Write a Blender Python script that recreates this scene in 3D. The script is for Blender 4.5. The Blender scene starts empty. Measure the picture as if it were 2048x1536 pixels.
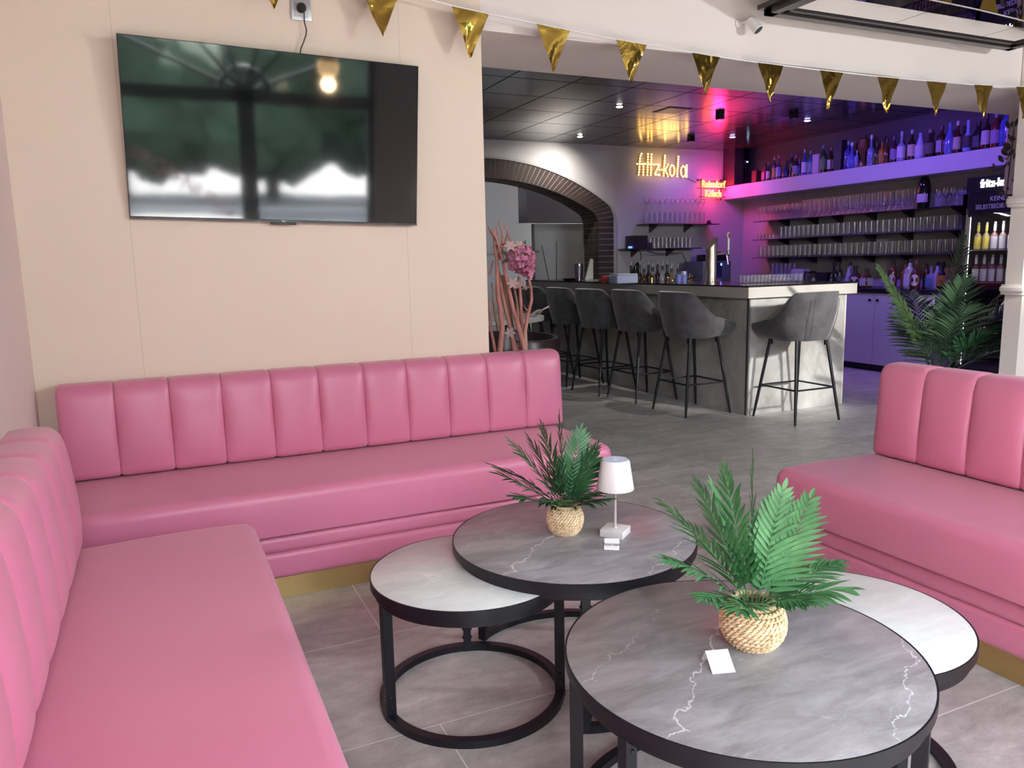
import bpy, bmesh, math, random
from mathutils import Vector, Matrix
import numpy as np
PI = math.pi
random.seed(7)
sc = bpy.context.scene
C = sc.collection

# ---------------------------------------------------------------- camera
FPX = 1539.8
YAW, PITCH, ROLL = .42784546, .156317, -.0217195
CAMH = 1.30
fw = np.array([math.sin(YAW)*math.cos(PITCH), math.cos(YAW)*math.cos(PITCH), -math.sin(PITCH)])
rt = np.array([math.cos(YAW), -math.sin(YAW), 0.0])
up = np.cross(rt, fw)
cr, sr = math.cos(ROLL), math.sin(ROLL)
rt2, up2 = cr*rt + sr*up, -sr*rt + cr*up
cam = bpy.data.cameras.new('camera'); co = bpy.data.objects.new('camera', cam); C.objects.link(co)
cam.sensor_width = 36; cam.lens = FPX/2048*36; cam.clip_start = .02
M4 = Matrix(((rt2[0], up2[0], -fw[0], 0), (rt2[1], up2[1], -fw[1], 0), (rt2[2], up2[2], -fw[2], CAMH), (0, 0, 0, 1)))
co.matrix_world = M4
sc.camera = co

# ---------------------------------------------------------------- view, world, lights
sc.view_settings.view_transform = 'Standard'; sc.view_settings.look = 'None'
sc.view_settings.gamma = 1; sc.view_settings.use_curve_mapping = False
sc.view_settings.exposure = 1.12
sc.cycles.use_denoising = True
sc.cycles.max_bounces = 10; sc.cycles.diffuse_bounces = 5; sc.cycles.glossy_bounces = 5
sc.cycles.transparent_max_bounces = 24; sc.cycles.transmission_bounces = 6
sc.cycles.sample_clamp_indirect = 6
sc.cycles.caustics_reflective = False; sc.cycles.caustics_refractive = False
w = bpy.data.worlds.new('sky'); sc.world = w; w.use_nodes = True
bg = w.node_tree.nodes['Background']; bg.inputs[0].default_value = (.84, .91, 1.0, 1); bg.inputs[1].default_value = 10.6

def light(name, kind, loc, power, color, target=None, **kw):
    l = bpy.data.lights.new(name, kind); l.energy = power; l.color = color
    for k, v in kw.items(): setattr(l, k, v)
    o = bpy.data.objects.new(name, l); C.objects.link(o); o.location = loc
    if target is not None:
        o.rotation_euler = (Vector(target)-Vector(loc)).to_track_quat('-Z', 'Y').to_euler()
    return o
s_ = light('sun', 'SUN', (2, -6, 8), 80, (1, .94, .87), (2-.35*6, -6+.92*6, 8-2.0*6)); s_.data.angle = .01
# window portals (they only guide the sampling of the sky through the panes)
for x0, x1 in ((-.45, 2.13), (2.6, 5.2)):
    p = light('window_portal', 'AREA', ((x0+x1)/2, -1.62, 1.62), 1, (1, 1, 1), ((x0+x1)/2, 2, 1.62), shape='RECTANGLE', size=x1-x0, size_y=2.7)
    p.data.cycles.is_portal = True
# bar ceiling spots: two white, blue ones over the back bar
light('spot_white', 'SPOT', (4.83, 8.45, 2.76), 26, (1, .95, .86), (4.62, 9.0, 2.0), spot_size=2.3, spot_blend=1, shadow_soft_size=.04)
light('spot_white', 'SPOT', (4.30, 6.73, 2.76), 26, (1, .95, .88), (4.3, 6.8, 0), spot_size=1.7, spot_blend=1, shadow_soft_size=.04)
BLUE = (.22, .10, 1.0)
for y, e in ((8.3, 9), (6.73, 24), (5.2, 28)):
    light('spot_blue', 'SPOT', (6.2, y, 2.74), e, BLUE, (7.75, y, 1.6), spot_size=2.4, spot_blend=.8, shadow_soft_size=.05)
light('spot_blue', 'SPOT', (6.7, 7.9, 2.74), 16, BLUE, (7.1, 9.0, 1.2), spot_size=2.2, spot_blend=.8, shadow_soft_size=.05)
light('spot_blue', 'SPOT', (6.2, 5.6, 2.74), 16, BLUE, (6.8, 5.6, 0), spot_size=1.6, spot_blend=.8, shadow_soft_size=.05)
light('neon_glow', 'POINT', (7.26, 8.86, 2.27), 7, (1, .01, .16), shadow_soft_size=.10)
light('bulb_glow', 'POINT', (6.41, 8.86, 2.56), .8, (1, .6, .2), shadow_soft_size=.15)
light('pendant_glow', 'POINT', (1.37, 0, 2.14), 2, (1, .72, .42), shadow_soft_size=.06)
light('pendant_glow', 'POINT', (4.6, -.2, 2.14), 130, (.96, .97, 1), shadow_soft_size=.09)  # added lamp out of view, brightens beam, column and right sofa
light('back_room_lamp', 'POINT', (4.6, 11.2, 2.3), 2.6, (.95, .97, 1), shadow_soft_size=.3)
light('end_panel_fill', 'SPOT', (5.45, .9, 1.95), 400, (1, .96, .90), (4.9, 4.91, .66), spot_size=.42, spot_blend=.6, shadow_soft_size=.07)  # added unseen spot, stands in for window light on the bar end

# ---------------------------------------------------------------- pixel helpers (photo pixel -> point on a plane)
def ray(x, y):
    a, b = (x-1024)/FPX, (y-768)/FPX
    return a*rt2 - b*up2 + fw
def onx(x, y, X):
    d = ray(x, y); t = X/d[0]; return Vector((X, t*d[1], CAMH+t*d[2]))
def ony(x, y, Y):
    d = ray(x, y); t = Y/d[1]; return Vector((t*d[0], Y, CAMH+t*d[2]))
def onz(x, y, z):
    d = ray(x, y); t = (z-CAMH)/d[2]; return Vector((t*d[0], t*d[1], z))

# ---------------------------------------------------------------- materials
def mat(name, col=(.5, .5, .5), rough=.5, metal=0, emit=None, es=1, spec=None, coat=0):
    m = bpy.data.materials.new(name); m.use_nodes = True
    b = m.node_tree.nodes['Principled BSDF']
    b.inputs['Base Color'].default_value = (*col, 1); b.inputs['Roughness'].default_value = rough
    b.inputs['Metallic'].default_value = metal
    if spec is not None: b.inputs['Specular IOR Level'].default_value = spec
    if coat: b.inputs['Coat Weight'].default_value = coat; b.inputs['Coat Roughness'].default_value = .08
    if emit: b.inputs['Emission Color'].default_value = (*emit, 1); b.inputs['Emission Strength'].default_value = es
    return m
def nodes(m): return m.node_tree.nodes, m.node_tree.links, m.node_tree.nodes['Principled BSDF']
def coords(m, scale=(1, 1, 1), rot=(0, 0, 0), loc=(0, 0, 0)):
    N, L, b = nodes(m)
    t = N.new('ShaderNodeTexCoord'); mp = N.new('ShaderNodeMapping'); L.new(t.outputs['Object'], mp.inputs[0])
    mp.inputs['Scale'].default_value = scale; mp.inputs['Rotation'].default_value = rot; mp.inputs['Location'].default_value = loc
    return mp.outputs[0]
def noise(m, v, scale, detail=4, rough=.55, dist=0):
    N, L, b = nodes(m); n = N.new('ShaderNodeTexNoise'); L.new(v, n.inputs['Vector'])
    n.inputs['Scale'].default_value = scale; n.inputs['Detail'].default_value = detail
    n.inputs['Roughness'].default_value = rough; n.inputs['Distortion'].default_value = dist
    return n.outputs[0]
def ramp(m, fac, stops):
    N, L, b = nodes(m); r = N.new('ShaderNodeValToRGB'); L.new(fac, r.inputs[0])
    e = r.color_ramp.elements
    while len(e) < len(stops): e.new(.5)
    for k, (p, c) in enumerate(stops):
        e[k].position = p; e[k].color = (*c, 1) if len(c) == 3 else c
    return r.outputs[0]
def mixc(m, fac, a, b_, mode='MIX'):
    N, L, b = nodes(m); x = N.new('ShaderNodeMix'); x.data_type = 'RGBA'; x.blend_type = mode
    for i, s in ((0, fac), (6, a), (7, b_)):
        if hasattr(s, 'is_output'): L.new(s, x.inputs[i])
        elif i == 0: x.inputs[0].default_value = s
        else: x.inputs[i].default_value = (*s, 1)
    return x.outputs[2]
def bump(m, h, strength=.2, dist=.005):
    N, L, b = nodes(m); n = N.new('ShaderNodeBump'); n.inputs['Strength'].default_value = strength
    n.inputs['Distance'].default_value = dist; L.new(h, n.inputs['Height']); L.new(n.outputs[0], b.inputs['Normal'])
def setc(m, c, inp='Base Color'): N, L, b = nodes(m); L.new(c, b.inputs[inp])
def math2(m, op, a, b_=0.0):
    N, L, b = nodes(m); n = N.new('ShaderNodeMath'); n.operation = op
    for i, s in ((0, a), (1, b_)):
        if hasattr(s, 'is_output'): L.new(s, n.inputs[i])
        else: n.inputs[i].default_value = s
    return n.outputs[0]
def veins(m, v, scale, width=.012, dist=.6, keep=.55):
    """thin crack-like lines"""
    N, L, b = nodes(m)
    n = noise(m, v, scale*1.3, 5, .6)
    a = N.new('ShaderNodeVectorMath'); a.operation = 'MULTIPLY_ADD'
    nn = N.new('ShaderNodeTexNoise'); L.new(v, nn.inputs['Vector']); nn.inputs['Scale'].default_value = scale*1.6; nn.inputs['Detail'].default_value = 5
    L.new(nn.outputs[1], a.inputs[0]); a.inputs[1].default_value = (dist/scale,)*3; L.new(v, a.inputs[2])
    vo = N.new('ShaderNodeTexVoronoi'); vo.feature = 'DISTANCE_TO_EDGE'; vo.inputs['Scale'].default_value = scale; L.new(a.outputs[0], vo.inputs['Vector'])
    line = ramp(m, vo.outputs['Distance'], [(0, (1, 1, 1)), (width, (0, 0, 0))])
    mask = ramp(m, noise(m, v, scale*.8, 2), [(keep-.03, (0, 0, 0)), (keep+.1, (1, 1, 1))])
    return mixc(m, 1.0, line, mask, 'MULTIPLY')

def marble(name, dark, light_, vein, scale=3, rough=.3, stretch=(1, 3, 1), veinw=.010, keep=.5, vstr=.8, fstr=.3, lines=()):
    m = mat(name, light_, rough); v = coords(m, stretch)
    c = ramp(m, noise(m, v, scale*2.2, 8, .68, .6), [(.28, dark), (.72, light_)])
    v2 = coords(m, loc=(.52, .31, 0))
    c = mixc(m, math2(m, 'MULTIPLY', veins(m, v2, scale, veinw, .55, keep), vstr), c, vein)
    fine = veins(m, coords(m, (1.2, 2.0, 1), (0, 0, .5)), scale*3, .008, .5, .55)
    c = mixc(m, math2(m, 'MULTIPLY', fine, fstr), c, vein)
    for px_, py_, ang_, wd_, cut in lines:
        N, L, b = nodes(m); vv = coords(m); nx, ny = -math.sin(ang_), math.cos(ang_)
        dt = N.new('ShaderNodeVectorMath'); dt.operation = 'DOT_PRODUCT'; L.new(vv, dt.inputs[0]); dt.inputs[1].default_value = (nx, ny, 0)
        d = math2(m, 'SUBTRACT', dt.outputs['Value'], px_*nx+py_*ny)
        wob = math2(m, 'MULTIPLY', math2(m, 'SUBTRACT', noise(m, vv, 9, 6, .62), .5), .14)
        d = math2(m, 'ABSOLUTE', math2(m, 'ADD', d, wob))
        wv = math2(m, 'MULTIPLY', ramp(m, noise(m, vv, 7, 3), [(.35, (.25, .25, .25)), (.65, (1, 1, 1))]), wd_)
        ln = math2(m, 'LESS_THAN', d, wv)
        al = N.new('ShaderNodeVectorMath'); al.operation = 'DOT_PRODUCT'; L.new(vv, al.inputs[0]); al.inputs[1].default_value = (math.cos(ang_), math.sin(ang_), 0)
        ln = math2(m, 'MULTIPLY', ln, math2(m, 'LESS_THAN', al.outputs['Value'], cut))
        c = mixc(m, math2(m, 'MULTIPLY', ln, .75), c, vein)
    setc(m, c); return m

WALL = mat('painted_wall', (.80, .70, .62), .75)
def wallpaint(m, c1, c2, lines=()):
    N, L, b = nodes(m); v = coords(m)
    c = mixc(m, noise(m, v, 2.0, 3), c1, c2)
    if lines:
        sx = N.new('ShaderNodeSeparateXYZ'); L.new(v, sx.inputs[0]); tot = None
        for x in lines:
            k = math2(m, 'LESS_THAN', math2(m, 'ABSOLUTE', math2(m, 'SUBTRACT', sx.outputs[0], x)), .0011)
            tot = k if tot is None else math2(m, 'MAXIMUM', tot, k)
        c = mixc(m, math2(m, 'MULTIPLY', tot, .35), c, (.25, .2, .17))
    setc(m, c); bump(m, noise(m, v, 160, 3), .08, .002)
wallpaint(WALL, (.75, .635, .51), (.80, .68, .555), (1.119, -.074))
BEAMP = mat('beam_paint', (.80, .75, .71), .75); wallpaint(BEAMP, (.78, .72, .675), (.82, .765, .72))
WALLP = mat('lounge_side_wall', (.72, .60, .56), .75); wallpaint(WALLP, (.70, .585, .54), (.74, .62, .57))
BWALL = mat('bar_wall', (.62, .60, .61), .8); wallpaint(BWALL, (.50, .48, .48), (.55, .53, .53))
WHITE = mat('white_paint', (.78, .74, .70), .55)
CEIL = mat('lounge_ceiling', (.22, .20, .19), .8)
DARKW = mat('dark_wall', (.05, .03, .035), .6)

FLOOR = mat('stone_floor_tiles', (.2, .18, .17), .38)
def mk_floor():
    m = FLOOR; N, L, b = nodes(m)
    t = N.new('ShaderNodeTexCoord'); mp = N.new('ShaderNodeMapping'); L.new(t.outputs['Object'], mp.inputs[0])
    mp.inputs['Location'].default_value = (-.634+.0, -.737, 0)
    br = N.new('ShaderNodeTexBrick'); L.new(mp.outputs[0], br.inputs['Vector'])
    br.offset = .3333; br.offset_frequency = 2; br.squash = 1; br.inputs['Scale'].default_value = 1
    br.inputs['Brick Width'].default_value = 1.2; br.inputs['Row Height'].default_value = .6
    br.inputs['Mortar Size'].default_value = .0022; br.inputs['Mortar Smooth'].default_value = 0; br.inputs['Bias'].default_value = 0
    br.inputs['Color1'].default_value = (.42, .42, .42, 1); br.inputs['Color2'].default_value = (.58, .58, .58, 1); br.inputs['Mortar'].default_value = (.5, .5, .5, 1)
    v = coords(m, (1, 2.2, 1))
    base = ramp(m, noise(m, v, 2.2, 10, .7, .8), [(.3, (.33, .305, .295)), (.52, (.50, .468, .458)), (.75, (.68, .65, .64))])
    base = mixc(m, .35, base, br.outputs['Color'], 'OVERLAY')
    base = mixc(m, math2(m, 'MULTIPLY', veins(m, coords(m, (1, 1.4, 1)), 1.6, .012, .9, .56), .5), base, (.50, .46, .44))
    base = mixc(m, .55, base, ramp(m, noise(m, coords(m, (1, 1.6, 1)), 11, 8, .75, .4), [(.3, (.30, .30, .30)), (.7, (.70, .70, .70))]), 'OVERLAY')
    spk = ramp(m, noise(m, coords(m), 60, 3, .7), [(.62, (0, 0, 0)), (.72, (1, 1, 1))])
    base = mixc(m, math2(m, 'MULTIPLY', spk, .22), base, (.5, .47, .45))
    base = mixc(m, math2(m, 'MULTIPLY', br.outputs['Fac'], .9), base, (.80, .76, .73))
    setc(m, base)
    r = ramp(m, noise(m, v, 5, 6), [(.3, (.32, .32, .32)), (.8, (.48, .48, .48))]); setc(m, r, 'Roughness')
    bump(m, noise(m, coords(m), 35, 6, .7), .12, .003)
mk_floor()

PINK = mat('pink_leatherette', (.57, .20, .28), .36)
v = coords(PINK); setc(PINK, mixc(PINK, noise(PINK, v, 3, 3), (.59, .176, .295), (.65, .200, .325)))
N_, L_, b_ = nodes(PINK); vo = N_.new('ShaderNodeTexVoronoi'); vo.inputs['Scale'].default_value = 700; L_.new(v, vo.inputs['Vector']); bump(PINK, vo.outputs['Distance'], .10, .0008)
b_.inputs['Sheen Weight'].default_value = .15
GOLD = mat('brushed_gold', (.66, .47, .20), .34, 1)
v = coords(GOLD, (2, 2, 160)); bump(GOLD, noise(GOLD, v, 30, 2), .04, .001)
FOIL = mat('gold_foil', (.62, .42, .09), .12, 1)
v = coords(FOIL); N_, L_, b_ = nodes(FOIL)
bump(FOIL, noise(FOIL, v, 11, 1, .5, 1.0), .32, .02)
BLACK = mat('black_metal', (.011, .011, .015), .40, .3)
BLACKP = mat('black_plastic', (.012, .012, .014), .35)
SCREEN = mat('tv_screen', (.006, .007, .008), .045, 0, spec=1.0); nodes(SCREEN)[2].inputs['IOR'].default_value = 1.7
nodes(SCREEN)[2].inputs['Roughness'].default_value = .05
MIRROR = mat('mirror', (.80, .78, .76), .01, 1)
GREYM = marble('grey_marble', (.16, .15, .158), (.40, .385, .41), (.72, .71, .74), 2.2, .33, (1, 3.2, 1), .005, .60, .6, lines=((-.13, -.03, .72, .0042, .12), (.2, -.257, .63, .0020, .22), (-.16, .16, .55, .0011, .10)))
WHITEM = marble('white_marble', (.58, .60, .59), (.76, .79, .78), (.90, .92, .91), 3.0, .28, (1, 3, 1), .012, .5, .6)
BARM = marble('bar_marble', (.26, .24, .23), (.60, .60, .575), (.30, .26, .22), 1.1, .3, (1, 1, 1), .02, .48, .5)
FASC = mat('cream_laminate', (.52, .50, .46), .4)
GRANITE = mat('black_worktop', (.012, .010, .014), .12)
VELVET = mat('grey_velvet', (.085, .082, .088), .85)
v = coords(VELVET); setc(VELVET, ramp(VELVET, noise(VELVET, v, 7, 5, .6, .5), [(.3, (.038, .036, .039)), (.7, (.095, .092, .100))]))
nodes(VELVET)[2].inputs['Sheen Weight'].default_value = .6; nodes(VELVET)[2].inputs['Sheen Roughness'].default_value = .4
STEEL = mat('stainless_steel', (.62, .58, .52), .2, 1)
CHROME = mat('chrome', (.75, .75, .76), .12, 1)
LAMPW = mat('white_lacquer', (.80, .79, .78), .35)
PAPER = mat('satin_metal_sign', (.78, .80, .82), .4, .2)
INK = mat('black_ink', (.01, .01, .01), .6)
ROPE = mat('seagrass_rope', (.62, .42, .22), .75)
v = coords(ROPE); setc(ROPE, ramp(ROPE, noise(ROPE, v, 55, 4, .7), [(.3, (.50, .33, .17)), (.5, (.80, .62, .38)), (.75, (.95, .82, .58))]))
LEAF = mat('palm_leaf', (.05, .20, .06), .42); v = coords(LEAF); setc(LEAF, ramp(LEAF, noise(LEAF, v, 14, 3), [(.3, (.020, .085, .030)), (.55, (.045, .165, .060)), (.8, (.10, .27, .11))]))
LEAF2 = mat('palm_leaf_light', (.08, .30, .08), .42); v = coords(LEAF2); setc(LEAF2, ramp(LEAF2, noise(LEAF2, v, 14, 3), [(.3, (.04, .16, .055)), (.55, (.085, .27, .10)), (.8, (.18, .42, .20))]))
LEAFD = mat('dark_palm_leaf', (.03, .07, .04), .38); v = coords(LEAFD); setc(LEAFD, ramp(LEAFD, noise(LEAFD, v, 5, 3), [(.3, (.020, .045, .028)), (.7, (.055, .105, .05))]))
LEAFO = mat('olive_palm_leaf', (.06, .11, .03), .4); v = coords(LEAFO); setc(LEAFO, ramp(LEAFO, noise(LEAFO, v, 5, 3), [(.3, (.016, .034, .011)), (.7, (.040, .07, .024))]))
STEMB = mat('plant_stem', (.05, .06, .03), .6)
BRICK = mat('brown_brick', (.06, .035, .03), .7)
MORT = mat('mortar', (.34, .29, .25), .9)
CTILE = mat('dark_gloss_ceiling', (.045, .042, .045), .17, 0, spec=.9)
def mk_ctile():
    m = CTILE; N, L, b = nodes(m); t = N.new('ShaderNodeTexCoord'); mp = N.new('ShaderNodeMapping'); L.new(t.outputs['Object'], mp.inputs[0])
    mp.inputs['Location'].default_value = (-.365, 0, 0)
    br = N.new('ShaderNodeTexBrick'); L.new(mp.outputs[0], br.inputs['Vector']); br.offset = 0; br.inputs['Scale'].default_value = 1
    br.inputs['Brick Width'].default_value = .6; br.inputs['Row Height'].default_value = .6; br.inputs['Mortar Size'].default_value = .007
    br.inputs['Color1'].default_value = (.050, .046, .050, 1); br.inputs['Color2'].default_value = (.075, .070, .072, 1); br.inputs['Mortar'].default_value = (.008, .008, .008, 1)
    L.new(br.outputs['Color'], b.inputs['Base Color'])
    inv = math2(m, 'SUBTRACT', 1.0, br.outputs['Fac']); L.new(math2(m, 'MULTIPLY', inv, .9), b.inputs['Specular IOR Level'])
    b.inputs['IOR'].default_value = 1.65
mk_ctile()
def glassy(name, tint=(.93, .95, 1), edge=.75, base=.06, body=0.0):
    m = bpy.data.materials.new(name); m.use_nodes = True; N, L = m.node_tree.nodes, m.node_tree.links
    N.clear(); o = N.new('ShaderNodeOutputMaterial'); tr = N.new('ShaderNodeBsdfTransparent'); gl = N.new('ShaderNodeBsdfGlossy')
    tr.inputs[0].default_value = (*tint, 1); gl.inputs['Roughness'].default_value = .05
    lw = N.new('ShaderNodeLayerWeight'); lw.inputs[0].default_value = .35
    mr = N.new('ShaderNodeMapRange'); L.new(lw.outputs['Facing'], mr.inputs[0]); mr.inputs[1].default_value = 0; mr.inputs[2].default_value = 1
    mr.inputs[3].default_value = base; mr.inputs[4].default_value = edge
    mx = N.new('ShaderNodeMixShader'); L.new(mr.outputs[0], mx.inputs[0]); L.new(tr.outputs[0], mx.inputs[1]); L.new(gl.outputs[0], mx.inputs[2])
    L.new(mx.outputs[0], o.inputs[0]); return m
GLASS = glassy('clear_glass', (.99, .99, 1), .75, .05); PANE = glassy('window_pane', (.97, .98, .98), .35, .02)
SHELFG = glassy('smoked_glass_shelf', (.35, .33, .40), .7, .12)
BULB = mat('warm_bulb', (1, .8, .4), .4, emit=(1, .60, .17), es=3.2)
NEON = mat('yellow_neon', (1, .6, .1), .4, emit=(1, .13, .03), es=2.6)
SIGNW = mat('white_backlit', (1, 1, 1), .4, emit=(1, 1, 1), es=3)
SPOTW = mat('white_spot_face', (1, 1, 1), .4, emit=(1, .97, .9), es=14)
SPOTB = mat('blue_spot_face', (.4, .3, 1), .4, emit=(.45, .4, 1), es=12)
_mc = {}
def cm(col, rough=.4, metal=0, emit=None, es=1):
    k = (col, rough, metal, emit, es)
    if k not in _mc: _mc[k] = mat('paint_%d' % len(_mc), col, rough, metal, emit, es)
    return _mc[k]

# ---------------------------------------------------------------- mesh builder
class MB:
    def __init__(s): s.bm = bmesh.new()
    def _merge(s, t, mtx=None):
        if mtx is not None: t.transform(mtx)
        me = bpy.data.meshes.new('t'); t.to_mesh(me); t.free(); s.bm.from_mesh(me); bpy.data.meshes.remove(me); return s
    def box(s, x0, x1, y0, y1, z0, z1, bev=0, seg=3, mtx=None):
        t = bmesh.new(); bmesh.ops.create_cube(t, size=1)
        for v in t.verts: v.co = Vector(((x0+x1)/2+v.co.x*(x1-x0), (y0+y1)/2+v.co.y*(y1-y0), (z0+z1)/2+v.co.z*(z1-z0)))
        if bev: bmesh.ops.bevel(t, geom=list(t.edges), offset=bev, segments=seg, affect='EDGES', profile=.5)
        return s._merge(t, mtx)
    def tube(s, pts, r, seg=8, closed=False):
        pts = [Vector(p) for p in pts]; n = len(pts); rs = r if hasattr(r, '__len__') else [r]*n
        rings = []; prev = None
        for i, p in enumerate(pts):
            a = pts[(i-1) % n] if (closed or i > 0) else p; b = pts[(i+1) % n] if (closed or i < n-1) else p
            d = (b-a).normalized()
            if prev is None: u = d.orthogonal().normalized()
            else:
                u = prev - d*prev.dot(d); u = u.normalized() if u.length > 1e-6 else d.orthogonal().normalized()
            prev = u; v = d.cross(u)
            rings.append([s.bm.verts.new(p+rs[i]*(math.cos(2*PI*k/seg)*u+math.sin(2*PI*k/seg)*v)) for k in range(seg)])
        m = n if closed else n-1
        for i in range(m):
            A, B = rings[i], rings[(i+1) % n]
            for k in range(seg): s.bm.faces.new((A[k], A[(k+1) % seg], B[(k+1) % seg], B[k]))
        if not closed:
            s.bm.faces.new(rings[0][::-1]); s.bm.faces.new(rings[-1])
        return s
    def lathe(s, prof, seg=24, c=(0, 0, 0), cap=True):
        rings = []
        for r, z in prof:
            rings.append([s.bm.verts.new((c[0]+r*math.cos(2*PI*k/seg), c[1]+r*math.sin(2*PI*k/seg), c[2]+z)) for k in range(seg)])
        for A, B in zip(rings, rings[1:]):
            for k in range(seg): s.bm.faces.new((A[k], A[(k+1) % seg], B[(k+1) % seg], B[k]))
        if cap:
            if prof[0][0] > 1e-5: s.bm.faces.new(rings[0][::-1])
            if prof[-1][0] > 1e-5: s.bm.faces.new(rings[-1])
        return s
    def loft(s, rings, closed=True, cap=True):
        R = [[s.bm.verts.new(p) for p in r] for r in rings]; n = len(R[0])
        for A, B in zip(R, R[1:]):
            for k in range(n if closed else n-1): s.bm.faces.new((A[k], A[(k+1) % n], B[(k+1) % n], B[k]))
        if cap and closed: s.bm.faces.new(R[0][::-1]); s.bm.faces.new(R[-1])
        return s
    def poly(s, pts, th=0, n=None):
        """flat polygon, given thickness th along n"""
        if not th:
            s.bm.faces.new([s.bm.verts.new(p) for p in pts]); return s
        n = Vector(n)*th
        return s.loft([[Vector(p) for p in pts], [Vector(p)+n for p in pts]])
    def arcbar(s, R, w, z0, z1, a0=0, a1=2*PI, seg=64, c=(0, 0)):
        full = abs(a1-a0-2*PI) < 1e-6; m = seg if full else seg+1; rings = []
        for i in range(m):
            a = a0+(a1-a0)*i/seg; ca, sa = math.cos(a), math.sin(a)
            rings.append([Vector((c[0]+(R-w)*ca, c[1]+(R-w)*sa, z0)), Vector((c[0]+R*ca, c[1]+R*sa, z0)), Vector((c[0]+R*ca, c[1]+R*sa, z1)), Vector((c[0]+(R-w)*ca, c[1]+(R-w)*sa, z1))])
        R_ = [[s.bm.verts.new(p) for p in r] for r in rings]
        for i in range(m if full else m-1):
            A, B = R_[i], R_[(i+1) % m]
            for k in range(4): s.bm.faces.new((A[k], A[(k+1) % 4], B[(k+1) % 4], B[k]))
        if not full: s.bm.faces.new(R_[0][::-1]); s.bm.faces.new(R_[-1])
        return s
    def build(s, name, m, parent=None, smooth=30, loc=None):
        bmesh.ops.recalc_face_normals(s.bm, faces=s.bm.faces)
        me = bpy.data.meshes.new(name); s.bm.to_mesh(me); s.bm.free(); me.materials.append(m)
        if smooth:
            me.polygons.foreach_set('use_smooth', [True]*len(me.polygons))
            me.set_sharp_from_angle(angle=math.radians(smooth))
        o = bpy.data.objects.new(name, me); C.objects.link(o)
        if parent is not None: o.parent = parent
        if loc is not None: o.location = loc
        return o
def tag(o, label, cat, group=None):
    o['label'] = label; o['category'] = cat
    if group: o['group'] = group
    return o
def thing(name, label, cat, loc=(0, 0, 0), rz=0, group=None):
    o = bpy.data.objects.new(name, None); C.objects.link(o); o.location = loc; o.rotation_euler = (0, 0, rz)
    o.empty_display_size = .1
    return tag(o, label, cat, group)
def struct(o): o['kind'] = 'structure'; return o
def copy_tree(o, parent=None):
    c = o.copy(); C.objects.link(c); c.parent = parent
    for ch in list(o.children): copy_tree(ch, c)
    return c
def text(name, body, size, m, parent, loc, rot, extrude=.0015, align='CENTER', bevel=0, shear=0, sx=1):
    cu = bpy.data.curves.new(name, 'FONT'); cu.body = body; cu.size = size; cu.extrude = extrude; cu.align_x = align; cu.align_y = 'CENTER'
    cu.bevel_depth = bevel; cu.shear = shear; cu.materials.append(m)
    tmp = bpy.data.objects.new('tmp', cu); C.objects.link(tmp)
    me = bpy.data.meshes.new_from_object(tmp.evaluated_get(bpy.context.evaluated_depsgraph_get())); me.name = name
    bpy.data.objects.remove(tmp); bpy.data.curves.remove(cu)
    o = bpy.data.objects.new(name, me); C.objects.link(o); o.parent = parent; o.location = loc; o.rotation_euler = rot; o.scale = (sx, 1, 1); return o

# ================================================================ ROOM SHELL
YW = 3.63; YB = 4.28; HL = 3.12; HB = 2.80; YF = -1.50
XR = 8.7; YE = 9.0; XBW = 7.87
struct(MB().box(-3, 10.5, -1.7, 13.2, -.12, 0).build('floor', FLOOR))
struct(MB().box(-.9, XR+.3, YF-.25, YW, HL, HL+.15).build('ceiling', CEIL))
struct(MB().box(-.68, -.48, YF-.25, YW, 0, HL).build('wall_left', WALLP))
struct(MB().box(-.68, 1.53, YW, YB, 0, HL+.15).build('wall_television_side', WALL))
struct(MB().box(1.53, 6.50, YW, YB, 2.412, HL+.15).build('trim_beam', BEAMP))
struct(MB().box(6.50, XR+.3, YW, YB, 1.78, HL+.15).box(7.15, XR+.3, YW, YB, 0, 1.78).build('wall_partition', WALL))
struct(MB().box(XR, XR+.3, YF-.25, YW, 0, HL).build('wall_right', cm((.22, .20, .19), .8)))
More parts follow.
